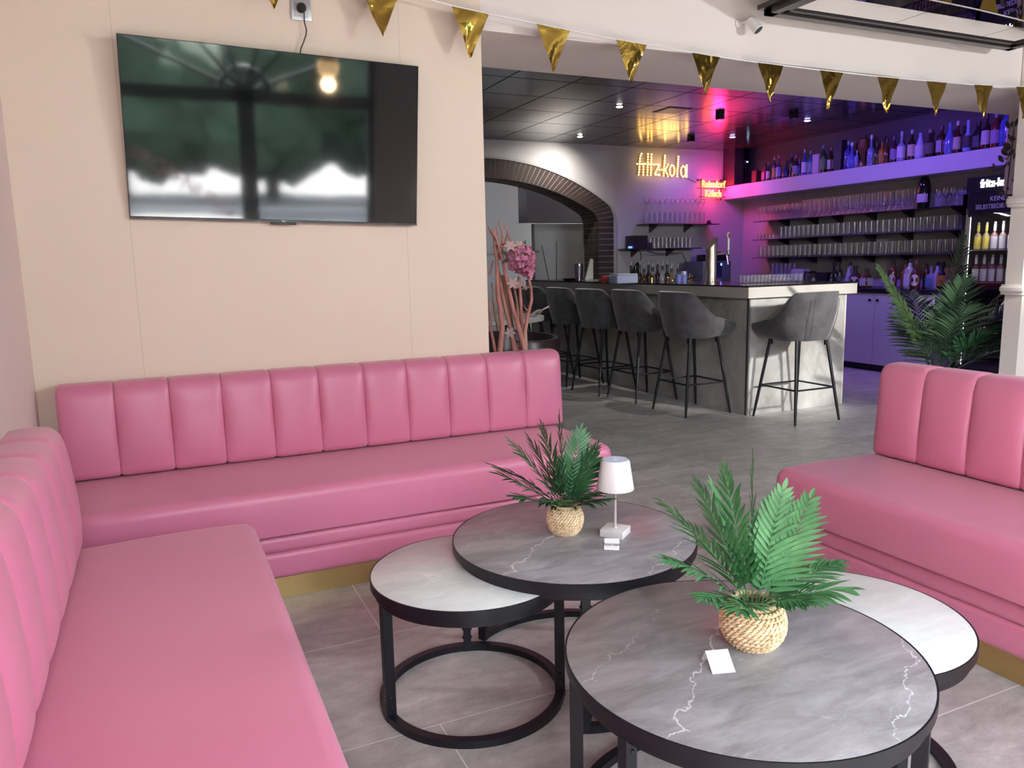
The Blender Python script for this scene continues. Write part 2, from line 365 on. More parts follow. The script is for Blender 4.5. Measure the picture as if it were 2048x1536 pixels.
# window wall: piers, sill, lintel; three wide openings
WIN = ((-.45, 2.13), (2.6, 5.2)); SILL, LINT = .28, 2.95
fw_ = MB(); fw_.box(-.9, XR+.3, YF-.25, YF, 0, SILL).box(-.9, XR+.3, YF-.25, YF, LINT, HL)
xs = [-.9]+[x for w_ in WIN for x in w_]+[XR+.3]
for k in range(0, len(xs), 2): fw_.box(xs[k], xs[k+1], YF-.25, YF, SILL, LINT)
struct(fw_.build('wall_front', cm((.10, .08, .08), .7)))
FRM = cm((.02, .022, .028), .4)
for k, (x0, x1) in enumerate(WIN):
    cx = .80 if k == 0 else (x0+x1)/2
    f = MB(); f.box(x0, x1, YF-.14, YF-.06, SILL, SILL+.08).box(x0, x1, YF-.14, YF-.06, LINT-.08, LINT)
    f.box(x0, x0+.08, YF-.14, YF-.06, SILL, LINT).box(x1-.08, x1, YF-.14, YF-.06, SILL, LINT)
    f.box(x0, x1, YF-.15, YF-.03, 1.93, 2.06).box(cx-.085, cx+.085, YF-.16, YF-.03, SILL, 2.1)
    for a in (22, 48, 72, 108, 132, 158):
        dx, dz = math.cos(math.radians(a)), math.sin(math.radians(a)); Lr = min(.88/dz, (x1-cx)/abs(dx) if dx > 0 else (cx-x0)/abs(dx))
        f.tube([(cx, YF-.09, 2.03), (cx+dx*Lr, YF-.09, 2.03+dz*Lr)], .022, 6)
    f.tube([(cx+.24*math.cos(a*PI/12), YF-.09, 2.03+.24*math.sin(a*PI/12)) for a in range(13)], .03, 6)
    struct(f.build('window_%d' % (k+1), FRM)); wo = bpy.data.objects['window_%d' % (k+1)]
    MB().box(x0+.02, x1-.02, YF-.105, YF-.099, SILL+.02, LINT-.02).build('pane', PANE, wo)
    if k == 0:
        t_ = text('lettering', 'ERÖFFNUNG', .19, cm((.45, .20, .28), .6), wo, (.16, YF-.108, 1.13), (PI/2, math.radians(33), 0), .001)
# outdoors seen in the dark TV glass
struct(MB().box(-30, 35, -40, -1.75, -.3, -.15).build('ground_street', cm((.085, .085, .09), .8)))
for y, x0, x1 in ((-6.5, -12, 14), (-9.2, -15, 20)):
    tag(MB().box(x0, x1, y-.35, y+.35, -.15, -.135).build('kerb_stripe', cm((.2, .2, .2), .7)), 'pale kerb strip crossing the street outside, %s' % ('nearer' if y > -8 else 'farther'), 'kerb')
rnd = random.Random(3)
GREEN = cm((.006, .022, .008), .9)
t = MB()
for i in range(640):
    x = rnd.uniform(-12, 10); q = rnd.uniform(.5, .85); z = rnd.uniform(.9, 2.9) if x < 2.6 else rnd.uniform(.9, 6.5)  # foliage at right raised, shaped to block sky through the second window
    tm = bmesh.new(); bmesh.ops.create_icosphere(tm, subdivisions=2, radius=q)
    for v in tm.verts: v.co *= rnd.uniform(.82, 1.15)
    t._merge(tm, Matrix.Translation((x, -11+rnd.uniform(-.8, .8), z)))
for x in (-9, -4, -1, 2, 7): t.tube([(x, -11, -.15), (x, -11, 3)], .16, 8)
o = t.build('tree_foliage', GREEN, smooth=0); o['kind'] = 'stuff'; tag(o, 'dense green roadside trees mirrored in the television, raised at right to block sky light', 'trees')

# bar room
struct(MB().box(1.3, 8.2, YB, YE+.45, HB, HB+.1).build('ceiling_bar', CTILE))
struct(MB().box(1.33, 1.53, YB, YE+.45, 0, HB).build('wall_bar_left', BWALL))
struct(MB().box(XBW, XBW+.2, YB, YE+.45, 0, HB).build('wall_bar_right', BWALL))
def arch_z(x, x0, x1, spring, rise):
    c = (x0+x1)/2; a = (x1-x0)/2; u = min(abs(x-c), a); z = 1.93+rise-(3.1-math.sqrt(3.1**2-u*u)); e = .09
    if u > a-e: z -= e*(1-math.sqrt(max(0, 1-((u-a+e)/e)**2)))
    return z
AX0, AX1 = 1.94, 5.67
def archw(x): return arch_z(x, AX0, AX1, 1.93, .67)
bw = MB(); n = 48
cols = [AX0+(AX1-AX0)*i/n for i in range(n+1)]
for a, b in zip(cols, cols[1:]):
    bw.loft([[Vector((a, yy, archw(a))), Vector((b, yy, archw(b))), Vector((b, yy, HB)), Vector((a, yy, HB))] for yy in (YE, YE+.4)])
bw.box(1.53, AX0, YE, YE+.4, 0, HB).box(AX1, XBW, YE, YE+.4, 0, HB)
struct(bw.build('wall_bar_back', BWALL, smooth=0))
# brick lining of the arch: bricks proud of the wall, mortar behind
br = bpy.data.objects.new('trim_brick_arch', None); C.objects.link(br); br['kind'] = 'structure'
q = MB(); RW = .23
def arc_pts(off, n=90):
    P = []
    xs_ = [AX0+off+(AX1-AX0-2*off)*i/n for i in range(n+1)]
    P = [(AX0+off, 0)]+[(x, arch_z(x, AX0+off, AX1-off, 1.93, .67-off)) for x in xs_]+[(AX1-off, 0)]
    return P
o_, i_ = arc_pts(.03), arc_pts(.03+RW)
q = MB(); A = [Vector((x, YE-.015, z)) for x, z in o_]; B = [Vector((x, YE-.015, z)) for x, z in i_]
A2 = [Vector((x, YE+.40, z)) for x, z in o_]; B2 = [Vector((x, YE+.40, z)) for x, z in i_]
q.loft([[a, b, b2, a2] for a, b, b2, a2 in zip(A, B, B2, A2)]); q.build('mortar_bed', MORT, br, smooth=0)
e = MB(); o2 = arc_pts(.0)
e.loft([[Vector((x, YE-.03, z)), Vector((x2, YE-.03, z2)), Vector((x2, YE+.01, z2)), Vector((x, YE+.01, z))] for (x, z), (x2, z2) in zip(o2, arc_pts(.03))])
e.build('plaster_edge', cm((.42, .40, .38), .7), br, smooth=0)
# brick bodies along the curve
def samp(P, n):
    L = [0]
    for a, b in zip(P, P[1:]): L.append(L[-1]+math.hypot(b[0]-a[0], b[1]-a[1]))
    out = []
    for k in range(n+1):
        t = L[-1]*k/n; j = max(i for i in range(len(L)) if L[i] <= t+1e-9); j = min(j, len(P)-2)
        f = (t-L[j])/max(1e-9, L[j+1]-L[j]); out.append((P[j][0]+f*(P[j+1][0]-P[j][0]), P[j][1]+f*(P[j+1][1]-P[j][1])))
    return out
q = MB(); quads = []
for e0, e1 in ((AX0+.03, AX0+.03+RW), (AX1-.03, AX1-.03-RW)):
    for k in range(24): quads.append([(e0, k*.0755), (e0, (k+1)*.0755), (e1, (k+1)*.0755), (e1, k*.0755)])
oc, ic = [(o_[0][0], 1.812)]+[p for p in o_ if p[1] > 1.0]+[(o_[-1][0], 1.812)], [(i_[0][0], 1.812)]+[p for p in i_ if p[1] > 1.0]+[(i_[-1][0], 1.812)]; nb = 60; so, si = samp(oc, nb), samp(ic, nb)
for k in range(nb): quads.append([so[k], so[k+1], si[k+1], si[k]])
for p in quads:
    g = .07
    lerp = lambda a, b, t: (a[0]+(b[0]-a[0])*t, a[1]+(b[1]-a[1])*t)
    p = [lerp(p[0], p[1], g), lerp(p[0], p[1], 1-g), lerp(p[3], p[2], 1-g), lerp(p[3], p[2], g)]
    for y0, y1 in ((-.019, .10), (.11, .23), (.24, .36)):
        ins = [lerp(p[3], p[0], -.02), lerp(p[2], p[1], -.02)]
        q.loft([[Vector((p[0][0], YE+yy, p[0][1])), Vector((p[1][0], YE+yy, p[1][1])), Vector((ins[1][0], YE+yy, ins[1][1])), Vector((ins[0][0], YE+yy, ins[0][1]))] for yy in (y0, y1)])
setc(BRICK, ramp(BRICK, noise(BRICK, coords(BRICK), 4, 2), [(.3, (.028, .016, .015)), (.7, (.06, .036, .03))]))
q.build('brickwork', BRICK, br, smooth=0)
# room beyond the arch
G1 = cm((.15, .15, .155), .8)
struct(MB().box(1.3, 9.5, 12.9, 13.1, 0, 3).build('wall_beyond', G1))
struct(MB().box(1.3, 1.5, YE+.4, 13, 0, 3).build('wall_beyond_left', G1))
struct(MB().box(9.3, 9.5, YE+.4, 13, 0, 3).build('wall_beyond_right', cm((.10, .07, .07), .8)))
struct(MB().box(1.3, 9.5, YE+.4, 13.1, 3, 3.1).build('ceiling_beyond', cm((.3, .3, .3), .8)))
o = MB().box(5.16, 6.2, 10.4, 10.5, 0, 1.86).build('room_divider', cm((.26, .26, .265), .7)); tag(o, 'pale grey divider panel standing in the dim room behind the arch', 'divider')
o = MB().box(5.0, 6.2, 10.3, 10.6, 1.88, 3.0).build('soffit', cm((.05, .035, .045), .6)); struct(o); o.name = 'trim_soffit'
o = MB().box(6.2, 6.5, 10.2, 10.5, 0, 3.0).build('trim_brick_pier', BRICK, smooth=0); struct(o)
struct(MB().box(1.5, 6.2, 12.86, 12.9, 1.44, 1.47).build('trim_rail', cm((.05, .05, .06), .5)))
for col, nm, pts in (((.08, .12, .5), 'blue', ((6.72, 1.95), (6.55, 1.66), (7.05, 1.95))), ((.40, .33, .12), 'gold', ((6.86, 1.68), (6.78, 1.32)))):
    for j, (x, z) in enumerate(pts):
        t = thing('balloon', 'dim %s balloon in the dark doorway behind the arch, %s' % (nm, ('topmost', 'lower', 'rightmost')[j] if nm == 'blue' else ('upper', 'lower')[j]), 'balloon', (x, 11.0+(.3*j if nm == 'blue' else -.3-.3*j), z))
        MB().lathe([(.001, -.16), (.03, -.15), (.09, -.08), (.12, .02), (.10, .10), (.05, .14), (.001, .15)], 20).build('envelope', cm(col, .3), t)
        MB().tube([(0, 0, -.15), (.01, 0, -.4), (0, 0, -z)], .003, 5).build('ribbon', cm((.3, .3, .3), .5), t)
t = thing('strip_lamp', 'thin glowing strip lamp hanging in the dark doorway behind the arch', 'lamp', (6.28, 10.0, 1.50))
MB().box(-.15, .15, -.03, .03, 0, .012).build('tube', cm((1, 1, 1), .4, 0, (1, .85, .7), 3), t)
MB().tube([(0, 0, .01), (0, 0, 1.5)], .003, 5).build('cord', BLACKP, t)
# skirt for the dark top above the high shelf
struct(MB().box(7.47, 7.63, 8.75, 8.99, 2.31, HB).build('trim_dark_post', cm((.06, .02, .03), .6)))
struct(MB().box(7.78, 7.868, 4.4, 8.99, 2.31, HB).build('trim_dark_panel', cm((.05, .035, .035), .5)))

# ================================================================ COLUMN at right
t = thing('column', 'cream moulded square column right of the beam, behind the right sofa', 'column', (5.97, 3.56, 0))
CREAM = mat('column_paint', (.82, .76, .71), .5)
c_ = MB(); c_.box(-.36, .36, -.06, .065, 0, 1.0).box(-.365, .365, -.055, .065, 1.06, 1.62).box(-.36, .36, -.05, .065, 1.69, HL); c_.build('shaft', CREAM, t)
for z0, z1 in ((.995, 1.068), (1.612, 1.69)):
    MB().box(-.43, .43, -.11, .068, z0+.02, z1-.012, .012, 3).box(-.41, .41, -.09, .068, z0, z1, .006, 2).build('moulding', CREAM, t)
MB().box(-.285, -.282, -.058, -.054, 1.09, 1.60).box(-.285, .3, -.058, -.054, 1.09, 1.093).box(-.285, .3, -.058, -.054, 1.597, 1.60).build('panel_groove', cm((.15, .1, .09), .8), t)
# leaf garland on the wall end beside it
t = thing('leaf_garland', 'drooping garland of grey-green leaves beside the cream column, above the fridge', 'garland', (6.49, 4.18, 2.13))
lf = MB(); rr = random.Random(5)
for k in range(46):
    z = rr.uniform(-.42, .22); x = rr.uniform(-.09, -.01)-(.10 if -.2 < z < .05 and rr.random() < .4 else 0); y = rr.uniform(-.12, .10)
    s_ = rr.uniform(.03, .05); a = rr.uniform(0, 2*PI); M_ = Matrix.Translation((x, y, z)) @ Matrix.Rotation(a, 4, 'Y') @ Matrix.Rotation(rr.uniform(-.7, .7), 4, 'X')
    pts = [M_ @ Vector((s_*.55*math.sin(PI*u)*sg, .004*math.sin(PI*u), s_*1.6*u-s_*.8)) for sg, us in ((1, (0, .25, .5, .75, 1)), (-1, (.75, .5, .25))) for u in us]
    lf.poly(pts, .001, (0, -1, 0))
lf.build('leaves', cm((.10, .12, .10), .6), t, smooth=0)
MB().tube([(.02, .05, .3), (0, .05, 0), (-.03, .05, -.45)], .004, 5).tube([(0, .05, 0), (-.12, .0, -.05), (-.2, -.0, .05)], .003, 5).tube([(0, .05, -.02), (-.13, .0, -.09), (-.22, -.0, -.06)], .003, 5).build('stem', STEMB, t)

# ================================================================ SOFAS
def smooth_profile(P, n):
    P = [Vector((p[0], p[1])) for p in P]; out = []; m = len(P)
    for i in range(m):
        p0, p1, p2, p3 = P[(i-1) % m], P[i], P[(i+1) % m], P[(i+2) % m]
        for k in range(n):
            t = k/n; out.append(.5*((2*p1)+(-p0+p2)*t+(2*p0-5*p1+4*p2-p3)*t*t+(-p0+3*p1-3*p2+p3)*t**3))
    return out
def back_panel(x0, x1, h=.392):
    cx, hw = (x0+x1)/2, (x1-x0)/2; rings = []; N = 16
    for i in range(N+1):
        u = -math.cos(PI*i/N); bulge = (1-abs(u)**3.0)*.62; e = .0008+.0085*abs(u)**16
        P = [(.002, .004), (-.004-.020*bulge, .05), (-.008-.026*bulge, .15), (-.006-.024*bulge, .26), (-.002-.016*bulge, .340), (.012-.006*bulge, .376+.002*bulge), (.045, .389+.004*bulge), (.115, .388), (.133, .372), (.138, .28), (.138, .12), (.138, .02), (.12, .003), (.06, .002)]
        P = [(a+.022*b/.39, b*h/.392) for a, b in P]
        pr = smooth_profile(P, 3); c = Vector((.065, h/2))
        r = []
        for p in pr:
            d = p-c; L = d.length; p = c+d*(1-e/L*1.0) if L > 0 else p
            r.append(Vector((cx+hw*u*.996, p.x, max(0.0, p.y))))
        rings.append(r)
    m = MB(); m.loft(rings); return m
def make_sofa(label, npan, pitch, x_off, depth, L0, L1, loc, rz):
    """local frame: length along +x, front faces -y, seat front at y=0, back seam at y=depth"""
    t = thing('banquette_sofa', label, 'sofa', loc, rz)
    s = MB(); r = .042; prof = []
    for a in range(0, 91, 15): prof.append((r-r*math.sin(math.radians(a)), .462-r+r*math.cos(math.radians(a))))
    prof = [(depth+.12, .455), (depth-.02, .458), (depth-.12, .462), (depth*.5, .466), (.12, .465)]+prof[:1]+prof[1:]+[(-.004, .38), (.0, .32), (.004, .285), (.02, .275), (depth+.12, .275)]
    rings = []
    for x, e in ((L0, .020), (L0+.006, .010), (L0+.018, .003), (L0+.04, 0), ((L0+L1)/2, 0), (L1-.04, 0), (L1-.018, .003), (L1-.006, .010), (L1, .020)):
        c = Vector(((depth+.1)/2, .37)); rg = []
        for p in prof:
            px = p[0]+e if p[0] < .2 else p[0]; pz = p[1]-e if p[1] > .37 else p[1]+e*.5
            rg.append(Vector((x, px, pz)))
        rings.append(rg)
    s.loft(rings); s.build('seat', PINK, t, smooth=45)
    for k in range(npan):
        back_panel(x_off+k*pitch, x_off+(k+1)*pitch).build('back_panel', PINK, t, smooth=60).location = (0, depth, .460)
    MB().box(L0+.01, L1-.018, .030, depth+.12, .204, .272, .022, 4).build('front_roll', PINK, t)
    MB().box(L0+.01, L1-.018, .036, depth+.12, .096, .206, .024, 4).build('front_roll', PINK, t)
    MB().box(L0+.02, L1-.05, .078, depth+.12, 0, .097).build('plinth', GOLD, t)['label'] = 'brushed gold plinth'
    MB().box(L0+.02, L1-.02, .07, depth+.11, .09, .28).build('frame', cm((.10, .03, .05), .8), t)
    return t
make_sofa('long pink channel-back banquette against the wall under the television', 11, .2067, -.40, .535, -.39, 1.848, (0, 2.945, 0), 0)
make_sofa('pink channel-back banquette along the left wall, nearest the camera', 11, .2067, 0, .515, 0.0, 2.274, (.238, .366, 0), PI/2)
make_sofa('pink channel-back banquette at the right, its back to the palm', 11, .2067, 0, .52, -.03, 2.25, (2.205, 2.275, 0), -PI/2)
# low trunking on the left wall
t = thing('cable_trunking', 'pale cable trunking along the left wall above the near sofa', 'trunking', (-.48, 1.2, .70))
MB().box(.001, .018, 0, 2.0, 0, .05, .004, 2).build('channel', WHITE, t)
MB().box(.018, .026, 1.86, 1.875, -.005, .022).build('clip', BLACKP, t)
MB().tube([(.028, 1.86, .0), (.028, 1.2, -.012), (.028, .3, -.02)], .0022, 5).build('wire', BLACKP, t)

# ================================================================ TELEVISION
t = thing('television', 'large flat black television tilted forward on the beige wall above the sofa', 'television', (.55, 3.565, 1.853))
t.rotation_mode = 'XYZ'
cy_, ty_, ry_ = -.0186, .1016, -.024
r0 = Vector((math.cos(cy_), math.sin(cy_), 0)); n0 = Vector((math.sin(cy_), -math.cos(cy_), 0)); u0 = Vector((0, 0, 1))
u2 = math.cos(ty_)*u0+math.sin(ty_)*n0; R1 = math.cos(ry_)*r0+math.sin(ry_)*u2; U1 = -math.sin(ry_)*r0+math.cos(ry_)*u2; Nn = R1.cross(U1)
t.rotation_euler = Matrix((R1, U1, Nn)).transposed().to_euler()    # local x right, y up, z out of the screen
MB().box(-.615, .615, -.356, .356, -.022, -.002, .002, 2).build('housing', BLACKP, t)
MB().box(-.612, .612, -.345, .353, -.002, .0).build('screen', SCREEN, t)['label'] = 'glossy screen mirroring the windows'
MB().box(-.615, .615, -.356, -.346, -.002, .004, .001, 1).build('bottom_bezel', cm((.03, .03, .035), .3), t)
MB().box(-.055, .055, -.366, -.355, -.012, .006, .002, 2).build('sensor_bar', BLACKP, t)
text('logo', 'TCL', .010, cm((.5, .5, .5), .3, 1), t, (0, -.3515, .0045), (0, 0, 0), .0003)
MB().box(-.2, .2, -.2, .2, -.038, -.022).build('wall_bracket', BLACK, t)
MB().box(-.16, -.10, -.22, .22, -.05, -.038).box(.10, .16, -.22, .22, -.05, -.038).build('bracket_rail', BLACK, t)
# socket
t = thing('wall_socket', 'silver framed wall socket above the television', 'socket', (.679, YW, 2.410))
ry = math.radians(1)
MB().box(-.044, .044, -.009, 0, -.044, .044, .004, 2).build('frame', cm((.50, .53, .54), .35, .6), t)
MB().box(-.030, .030, -.0105, -.006, -.030, .030, .002, 2).build('insert', cm((.42, .42, .42), .45, .3), t)
t2 = thing('power_plug', 'black round plug and cable hanging from the wall socket to the television', 'plug', (.679, YW-.0115, 2.415))
MB().lathe([(.021, 0), (.021, .012), (.016, .02), (.001, .021)], 24).build('plug_body', cm((.01, .01, .01), .15), t2).rotation_euler = (PI/2, 0, 0)
P0 = Vector((.679, YW-.0115, 2.415))
pts = [ony(x, y, YW-.02)-P0 for x, y in ((607, 22), (609, 45), (613, 60), (612, 70), (607, 85), (602, 97), (600, 108))]
pts[0].y = -.022; MB().tube(pts, .0028, 8).build('cable', cm((.02, .01, .02), .4), t2)

# ================================================================ COFFEE TABLES
_bm = []
def bolt_mesh():
    if not _bm:
        tm = bmesh.new(); bmesh.ops.create_uvsphere(tm, u_segments=10, v_segments=6, radius=.005); me = bpy.data.meshes.new('bolt'); tm.to_mesh(me); tm.free(); me.materials.append(BLACK); _bm.append(me)
    return _bm[0]
def coffee_table(label, cx, cy, R, H, top, legs, arc, group='round black framed nesting coffee tables'):
    t = thing('coffee_table', label, 'coffee table', (cx, cy, 0), 0, group)
    MB().lathe([(R-.004, -.022), (R-.0035, -.002), (R-.006, 0), (0.001, 0)], 96).build('tabletop', top, t, loc=(0, 0, H), smooth=50)
    MB().arcbar(R, .0035, H-.026, H-.0008, seg=96).build('rim_band', BLACK, t)
    MB().arcbar(R-.012, .025, H-.052, H-.0225, seg=96).build('top_ring', BLACK, t)
    MB().arcbar(R-.012, .025, 0, .022, *arc, seg=80).build('base_ring', BLACK, t)
    for a in legs:
        a = math.radians(a); M_ = Matrix.Rotation(a, 4, 'Z')
        lg = MB().box(-.015, .015, -.0125, .0125, .0, H-.048, .0015, 1).build('leg', BLACK, t, loc=((R-.025)*math.cos(a), (R-.025)*math.sin(a), 0)); lg.rotation_euler = (0, 0, a)
        for z in (.045, .075, H-.075):
            for sgn in (-1, 1):
                b = bpy.data.objects.new('bolt', bolt_mesh()); C.objects.link(b); b.parent = lg; b.location = (0, sgn*.0125, z)
    return t
rad = math.radians
coffee_table('large round grey marble coffee table nearest the camera, holding the palm and glare-white sign', 1.101, 1.236, .385, .445, GREYM, (-166, -58, 150), (rad(60), rad(325)))
coffee_table('large round grey marble coffee table farther back, holding the small lamp', 1.136, 2.048, .383, .445, GREYM, (123, -114, 5), (rad(-114), rad(123)))
coffee_table('small round white marble table tucked under the left of the back grey table', .780, 2.050, .293, .402, WHITEM, (186, -29, 72), (0, 2*PI))
coffee_table('small round white marble table at right, tucked under the front grey table', 1.503, 1.324, .300, .402, WHITEM, (10, 130, 250), (0, 2*PI))

# ================================================================ TABLE PALMS
def leaflet(m, base, d, side, L, w, droop=.15):
    """narrow pointed leaflet, folded along its midrib"""
    d = d.normalized(); n = d.cross(side).normalized(); prev = None; K = 5
    for k in range(K+1):
        u = k/K; ww = w*math.sin(PI*min(1, u*.92+.06))**.8*(1-u*.35); c = base+d*L*u-Vector((0, 0, 1))*droop*L*u*u
        a = m.bm.verts.new(c+side*ww+n*ww*.35); b = m.bm.verts.new(c); e = m.bm.verts.new(c-side*ww+n*ww*.35)
        if prev: m.bm.faces.new((prev[0], prev[1], b, a)); m.bm.faces.new((prev[1], prev[2], e, b))
        prev = (a, b, e)
def frond(base, az, el, L, curve, nleaf, leafL, leafW, twist=0, ang=50, start=.18, droop=.12):
    """returns mesh builder of one palm frond"""
    m = MB(); K = 14; p = Vector(base); pts = [p.copy()]; dirs = []
    for k in range(K):
        e = el-curve*(k/K); d = Vector((math.cos(az)*math.cos(e), math.sin(az)*math.cos(e), math.sin(e)))
        dirs.append(d); p = p+d*L/K; pts.append(p.copy())
    dirs.append(dirs[-1])
    m.tube(pts, [L*.006*(1-.75*k/K) for k in range(K+1)], 5)
    for j in range(nleaf):
        u = start+(1-start)*j/(nleaf-1); f = u*K; i = min(int(f), K-1); c = pts[i].lerp(pts[i+1], f-i); d = dirs[i]
        s = d.cross(Vector((0, 0, 1))); s = s.normalized() if s.length > .05 else Vector((-math.sin(az), math.cos(az), 0))
        s = Matrix.Rotation(twist, 3, d) @ s
        ll = leafL*(.55+.45*math.sin(PI*min(1, u*.9+.12)))*(1-.35*max(0, u-.7)/.3)
        a = math.radians(ang*(1-.45*u))
        for sg in (1, -1):
            if j == nleaf-1 and sg == -1: continue
            dd = d*math.cos(a)+s*sg*math.sin(a) if j < nleaf-1 else d
            nrm = s.cross(d).normalized(); side = nrm.cross(dd).normalized()
            leaflet(m, c, dd+nrm*random.uniform(-.10, .16), side, ll*random.uniform(.9, 1.1), leafW, droop)
    return m
def rope_pot(t, R, H, rings=10):
    b = MB(); 
    for k in range(rings):
        z = H*(k+.5)/rings; u = 2*z/H-1; r = R*math.sqrt(max(.05, 1-(u*.80)**2)); 
        for st in (0, PI):
            P = []
            n = 136
            for i in range(n):
                a = 2*PI*i/n; ph = a*17+st+k*.9; q = H/rings*.34
                P.append(Vector(((r+q*math.cos(ph)+.0006*math.sin(7*a+k))*math.cos(a), (r+q*math.cos(ph))*math.sin(a), z+q*math.sin(ph)*1.1)))
            b.tube(P, H/rings*.33, 6, True)
    b.build('woven_pot', ROPE, t, smooth=60)
    MB().lathe([(R*.55, .002), (R*.86, H*.3), (R*.9, H*.55), (R*.66, H*.84), (.001, H*.86)], 24).build('pot_liner', cm((.10, .07, .04), .9), t)
def table_palm(label, loc, R, H, specs, LM, leafL=.092, leafW=.0058):
    t = thing('potted_palm', label, 'potted plant', loc)
    rope_pot(t, R, H)
    for az, el, L, cv, tw in specs:
        frond((R*.18*math.cos(rad(az)), R*.18*math.sin(rad(az)), H*.82), rad(az), rad(el), L, rad(cv), 17, leafL, leafW, rad(tw), 52, .16).build('frond', LM, t, smooth=60)
    return t
random.seed(11)
# azimuth: 0=+x (screen right and away), 90=+y away; camera looks along about 65 deg
table_palm('small potted palm in woven pot on the back grey table beside the lamp', (1.123, 2.078, .4452), .055, .094,
    ((176, 40, .26, 14, 0), (140, 70, .25, 10, 30), (0, 66, .18, 20, 30), (168, 48, .28, 26, 10), (150, 62, .27, 18, 0), (120, 78, .27, 8, 60), (80, 84, .29, 5, 80), (20, 78, .25, 8, 60), (-25, 70, .22, 10, 20), (-35, 38, .19, 25, 0), (-95, 45, .17, 30, 0), (-60, 28, .15, 15, 0), (190, 30, .20, 15, 0), (-130, 38, .17, 25, 0), (60, 50, .2, 25, 10)), LEAF)
table_palm('potted palm in woven pot on the front grey table beside the glare-white sign', (1.150, 1.252, .4452), .068, .104,
    ((135, 72, .30, 10, 40), (95, 70, .28, 14, 30), (20, 74, .24, 14, 40), (160, 62, .32, 22, 20), (170, 46, .25, 26, 0), (110, 80, .31, 6, 70), (60, 84, .33, 4, 80), (-10, 82, .27, 8, 60), (-28, 64, .27, -8, 60), (200, 38, .21, 30, 0), (-140, 36, .20, 30, 0), (-90, 40, .18, 30, 0), (-50, 34, .20, 26, 0), (-15, 36, .21, 26, 0), (30, 50, .22, 20, 0)), LEAF2, .088, .0066)

# small cordless lamp
t = thing('table_lamp', 'small white cordless lamp with square base and cone shade on back grey table', 'lamp', (1.252, 1.985, .4452))
MB().box(-.038, .038, -.038, .038, 0, .024, .0025, 2, Matrix.Rotation(rad(38), 4, 'Z')).build('base', LAMPW, t)
MB().lathe([(.0075, .024), (.0075, .030), (.004, .031), (.004, .16), (.001, .16)], 16).build('pole', cm((.80, .74, .74), .2, .5), t)
MB().lathe([(.058, .153), (.0585, .151), (.045, .238), (.042, .2425), (.040, .243), (.001, .243)], 48, cap=False).build('shade', LAMPW, t, smooth=50)
MB().lathe([(.040, .2432), (.0398, .2445), (.006, .2445), (.005, .2455), (.001, .2455)], 40).build('shade_cap', cm((.66, .74, .92), .3), t)['label'] = 'pale blue translucent cap'
# reserved signs
def tent(label, name, c, rz, wd, ht, body, faint=False):
    t = thing(name, label, 'sign', c, rz)
    a = rad(24); dy = ht*math.sin(a); hz = ht*math.cos(a); m = MB(); tk = .0012
    m.loft([[Vector((x, -dy, 0)), Vector((x, 0, hz)), Vector((x, dy, 0)), Vector((x, dy-tk*1.2, 0)), Vector((x, 0, hz-tk*2)), Vector((x, -dy+tk*1.2, 0))] for x in (-wd/2, wd/2)])
    m.build('folded_plate', PAPER if not faint else cm((.86, .86, .86), .5), t, smooth=0)
    text('lettering', body, ht*.40, INK if not faint else cm((.55, .57, .6), .5), t, (0, -dy*.5-.0012, hz*.5), (PI/2-a, 0, 0), .0003, sx=.92)
    return t
p = (onz(1208, 1098, .445)+onz(1238, 1104, .445))/2
tent('folded silver sign lettered Reserviert in front of the small lamp', 'reserved_sign', (p.x+.010, p.y+.014, .4452), math.atan2(1.855-1.896, 1.183-1.156)*.62, .045, .034, 'Reserviert')
t = thing('reserved_sign', 'folded sign with glare painted in as white plate and paled lettering on the front grey table', 'sign', ((1.019+1.066+1.021+.973)/4-.004, (1.234+1.219+1.155+1.169)/4+.006, .4452), rad(-17))
a = rad(35); ht, wd = .052, .050; dy, hz = ht*math.cos(a), ht*math.sin(a)
m = MB(); m.loft([[Vector((x, -dy*.55, 0)), Vector((x, dy*.45, hz)), Vector((x, dy*.95, 0)), Vector((x, dy*.95-.002, 0)), Vector((x, dy*.45, hz-.002)), Vector((x, -dy*.55+.003, 0))] for x in (-wd/2, wd/2)]); m.build('folded_plate', cm((.95, .95, .95), .35), t, smooth=0)  # overexposure painted in as a near-white plate
text('lettering', 'Reserviert', .011, cm((.72, .74, .76), .4), t, (0, -dy*.05, hz*.5+.0006), (a, 0, 0), .0003)  # lettering paled to match the painted glare
#PART2

# ================================================================ BAR COUNTER
bar = thing('bar_counter', 'long L-shaped bar counter with marble front, cream fascia and black worktop', 'bar counter', (4.38, 4.91, 0))
def wp(m, *a, **k): return m.build(*a, **k)
bx0, by0 = 4.38, 4.91
q = MB(); q.box(0, .08, .0, 4.05, 0, .975); q.build('side_panel', BARM, bar, smooth=0)
q = MB(); q.box(.081, 1.075, 0, .08, 0, .975); q.build('end_panel', BARM, bar, smooth=0)
MB().box(-.004, .010, -.004, .010, 0, .972).build('corner_strip', cm((.35, .34, .33), .35, .7), bar)
MB().box(-.0035, .0, .012, .024, 0, .972).build('corner_joint', cm((.02, .02, .02), .7), bar)
MB().box(1.062, 1.078, -.003, .3, 0, .972).build('end_strip', cm((.62, .60, .56), .4), bar)
MB().box(1.079, 1.10, .02, .5, 0, .972).build('inner_side', cm((.02, .015, .02), .5), bar)
MB().box(-.068, -.05, -.0418, 4.05, .975, 1.062).build('fascia', FASC, bar)
MB().box(-.068, 1.134, -.06, -.042, .975, 1.062).build('fascia', FASC, bar)
MB().box(1.116, 1.134, -.042, .56, .975, 1.062).build('fascia', cm((.03, .025, .03), .4), bar)
MB().box(-.05, 1.116, -.042, .0, .975, .98).box(-.05, .0, 0, 4.05, .975, .98).build('soffit_board', FASC, bar)
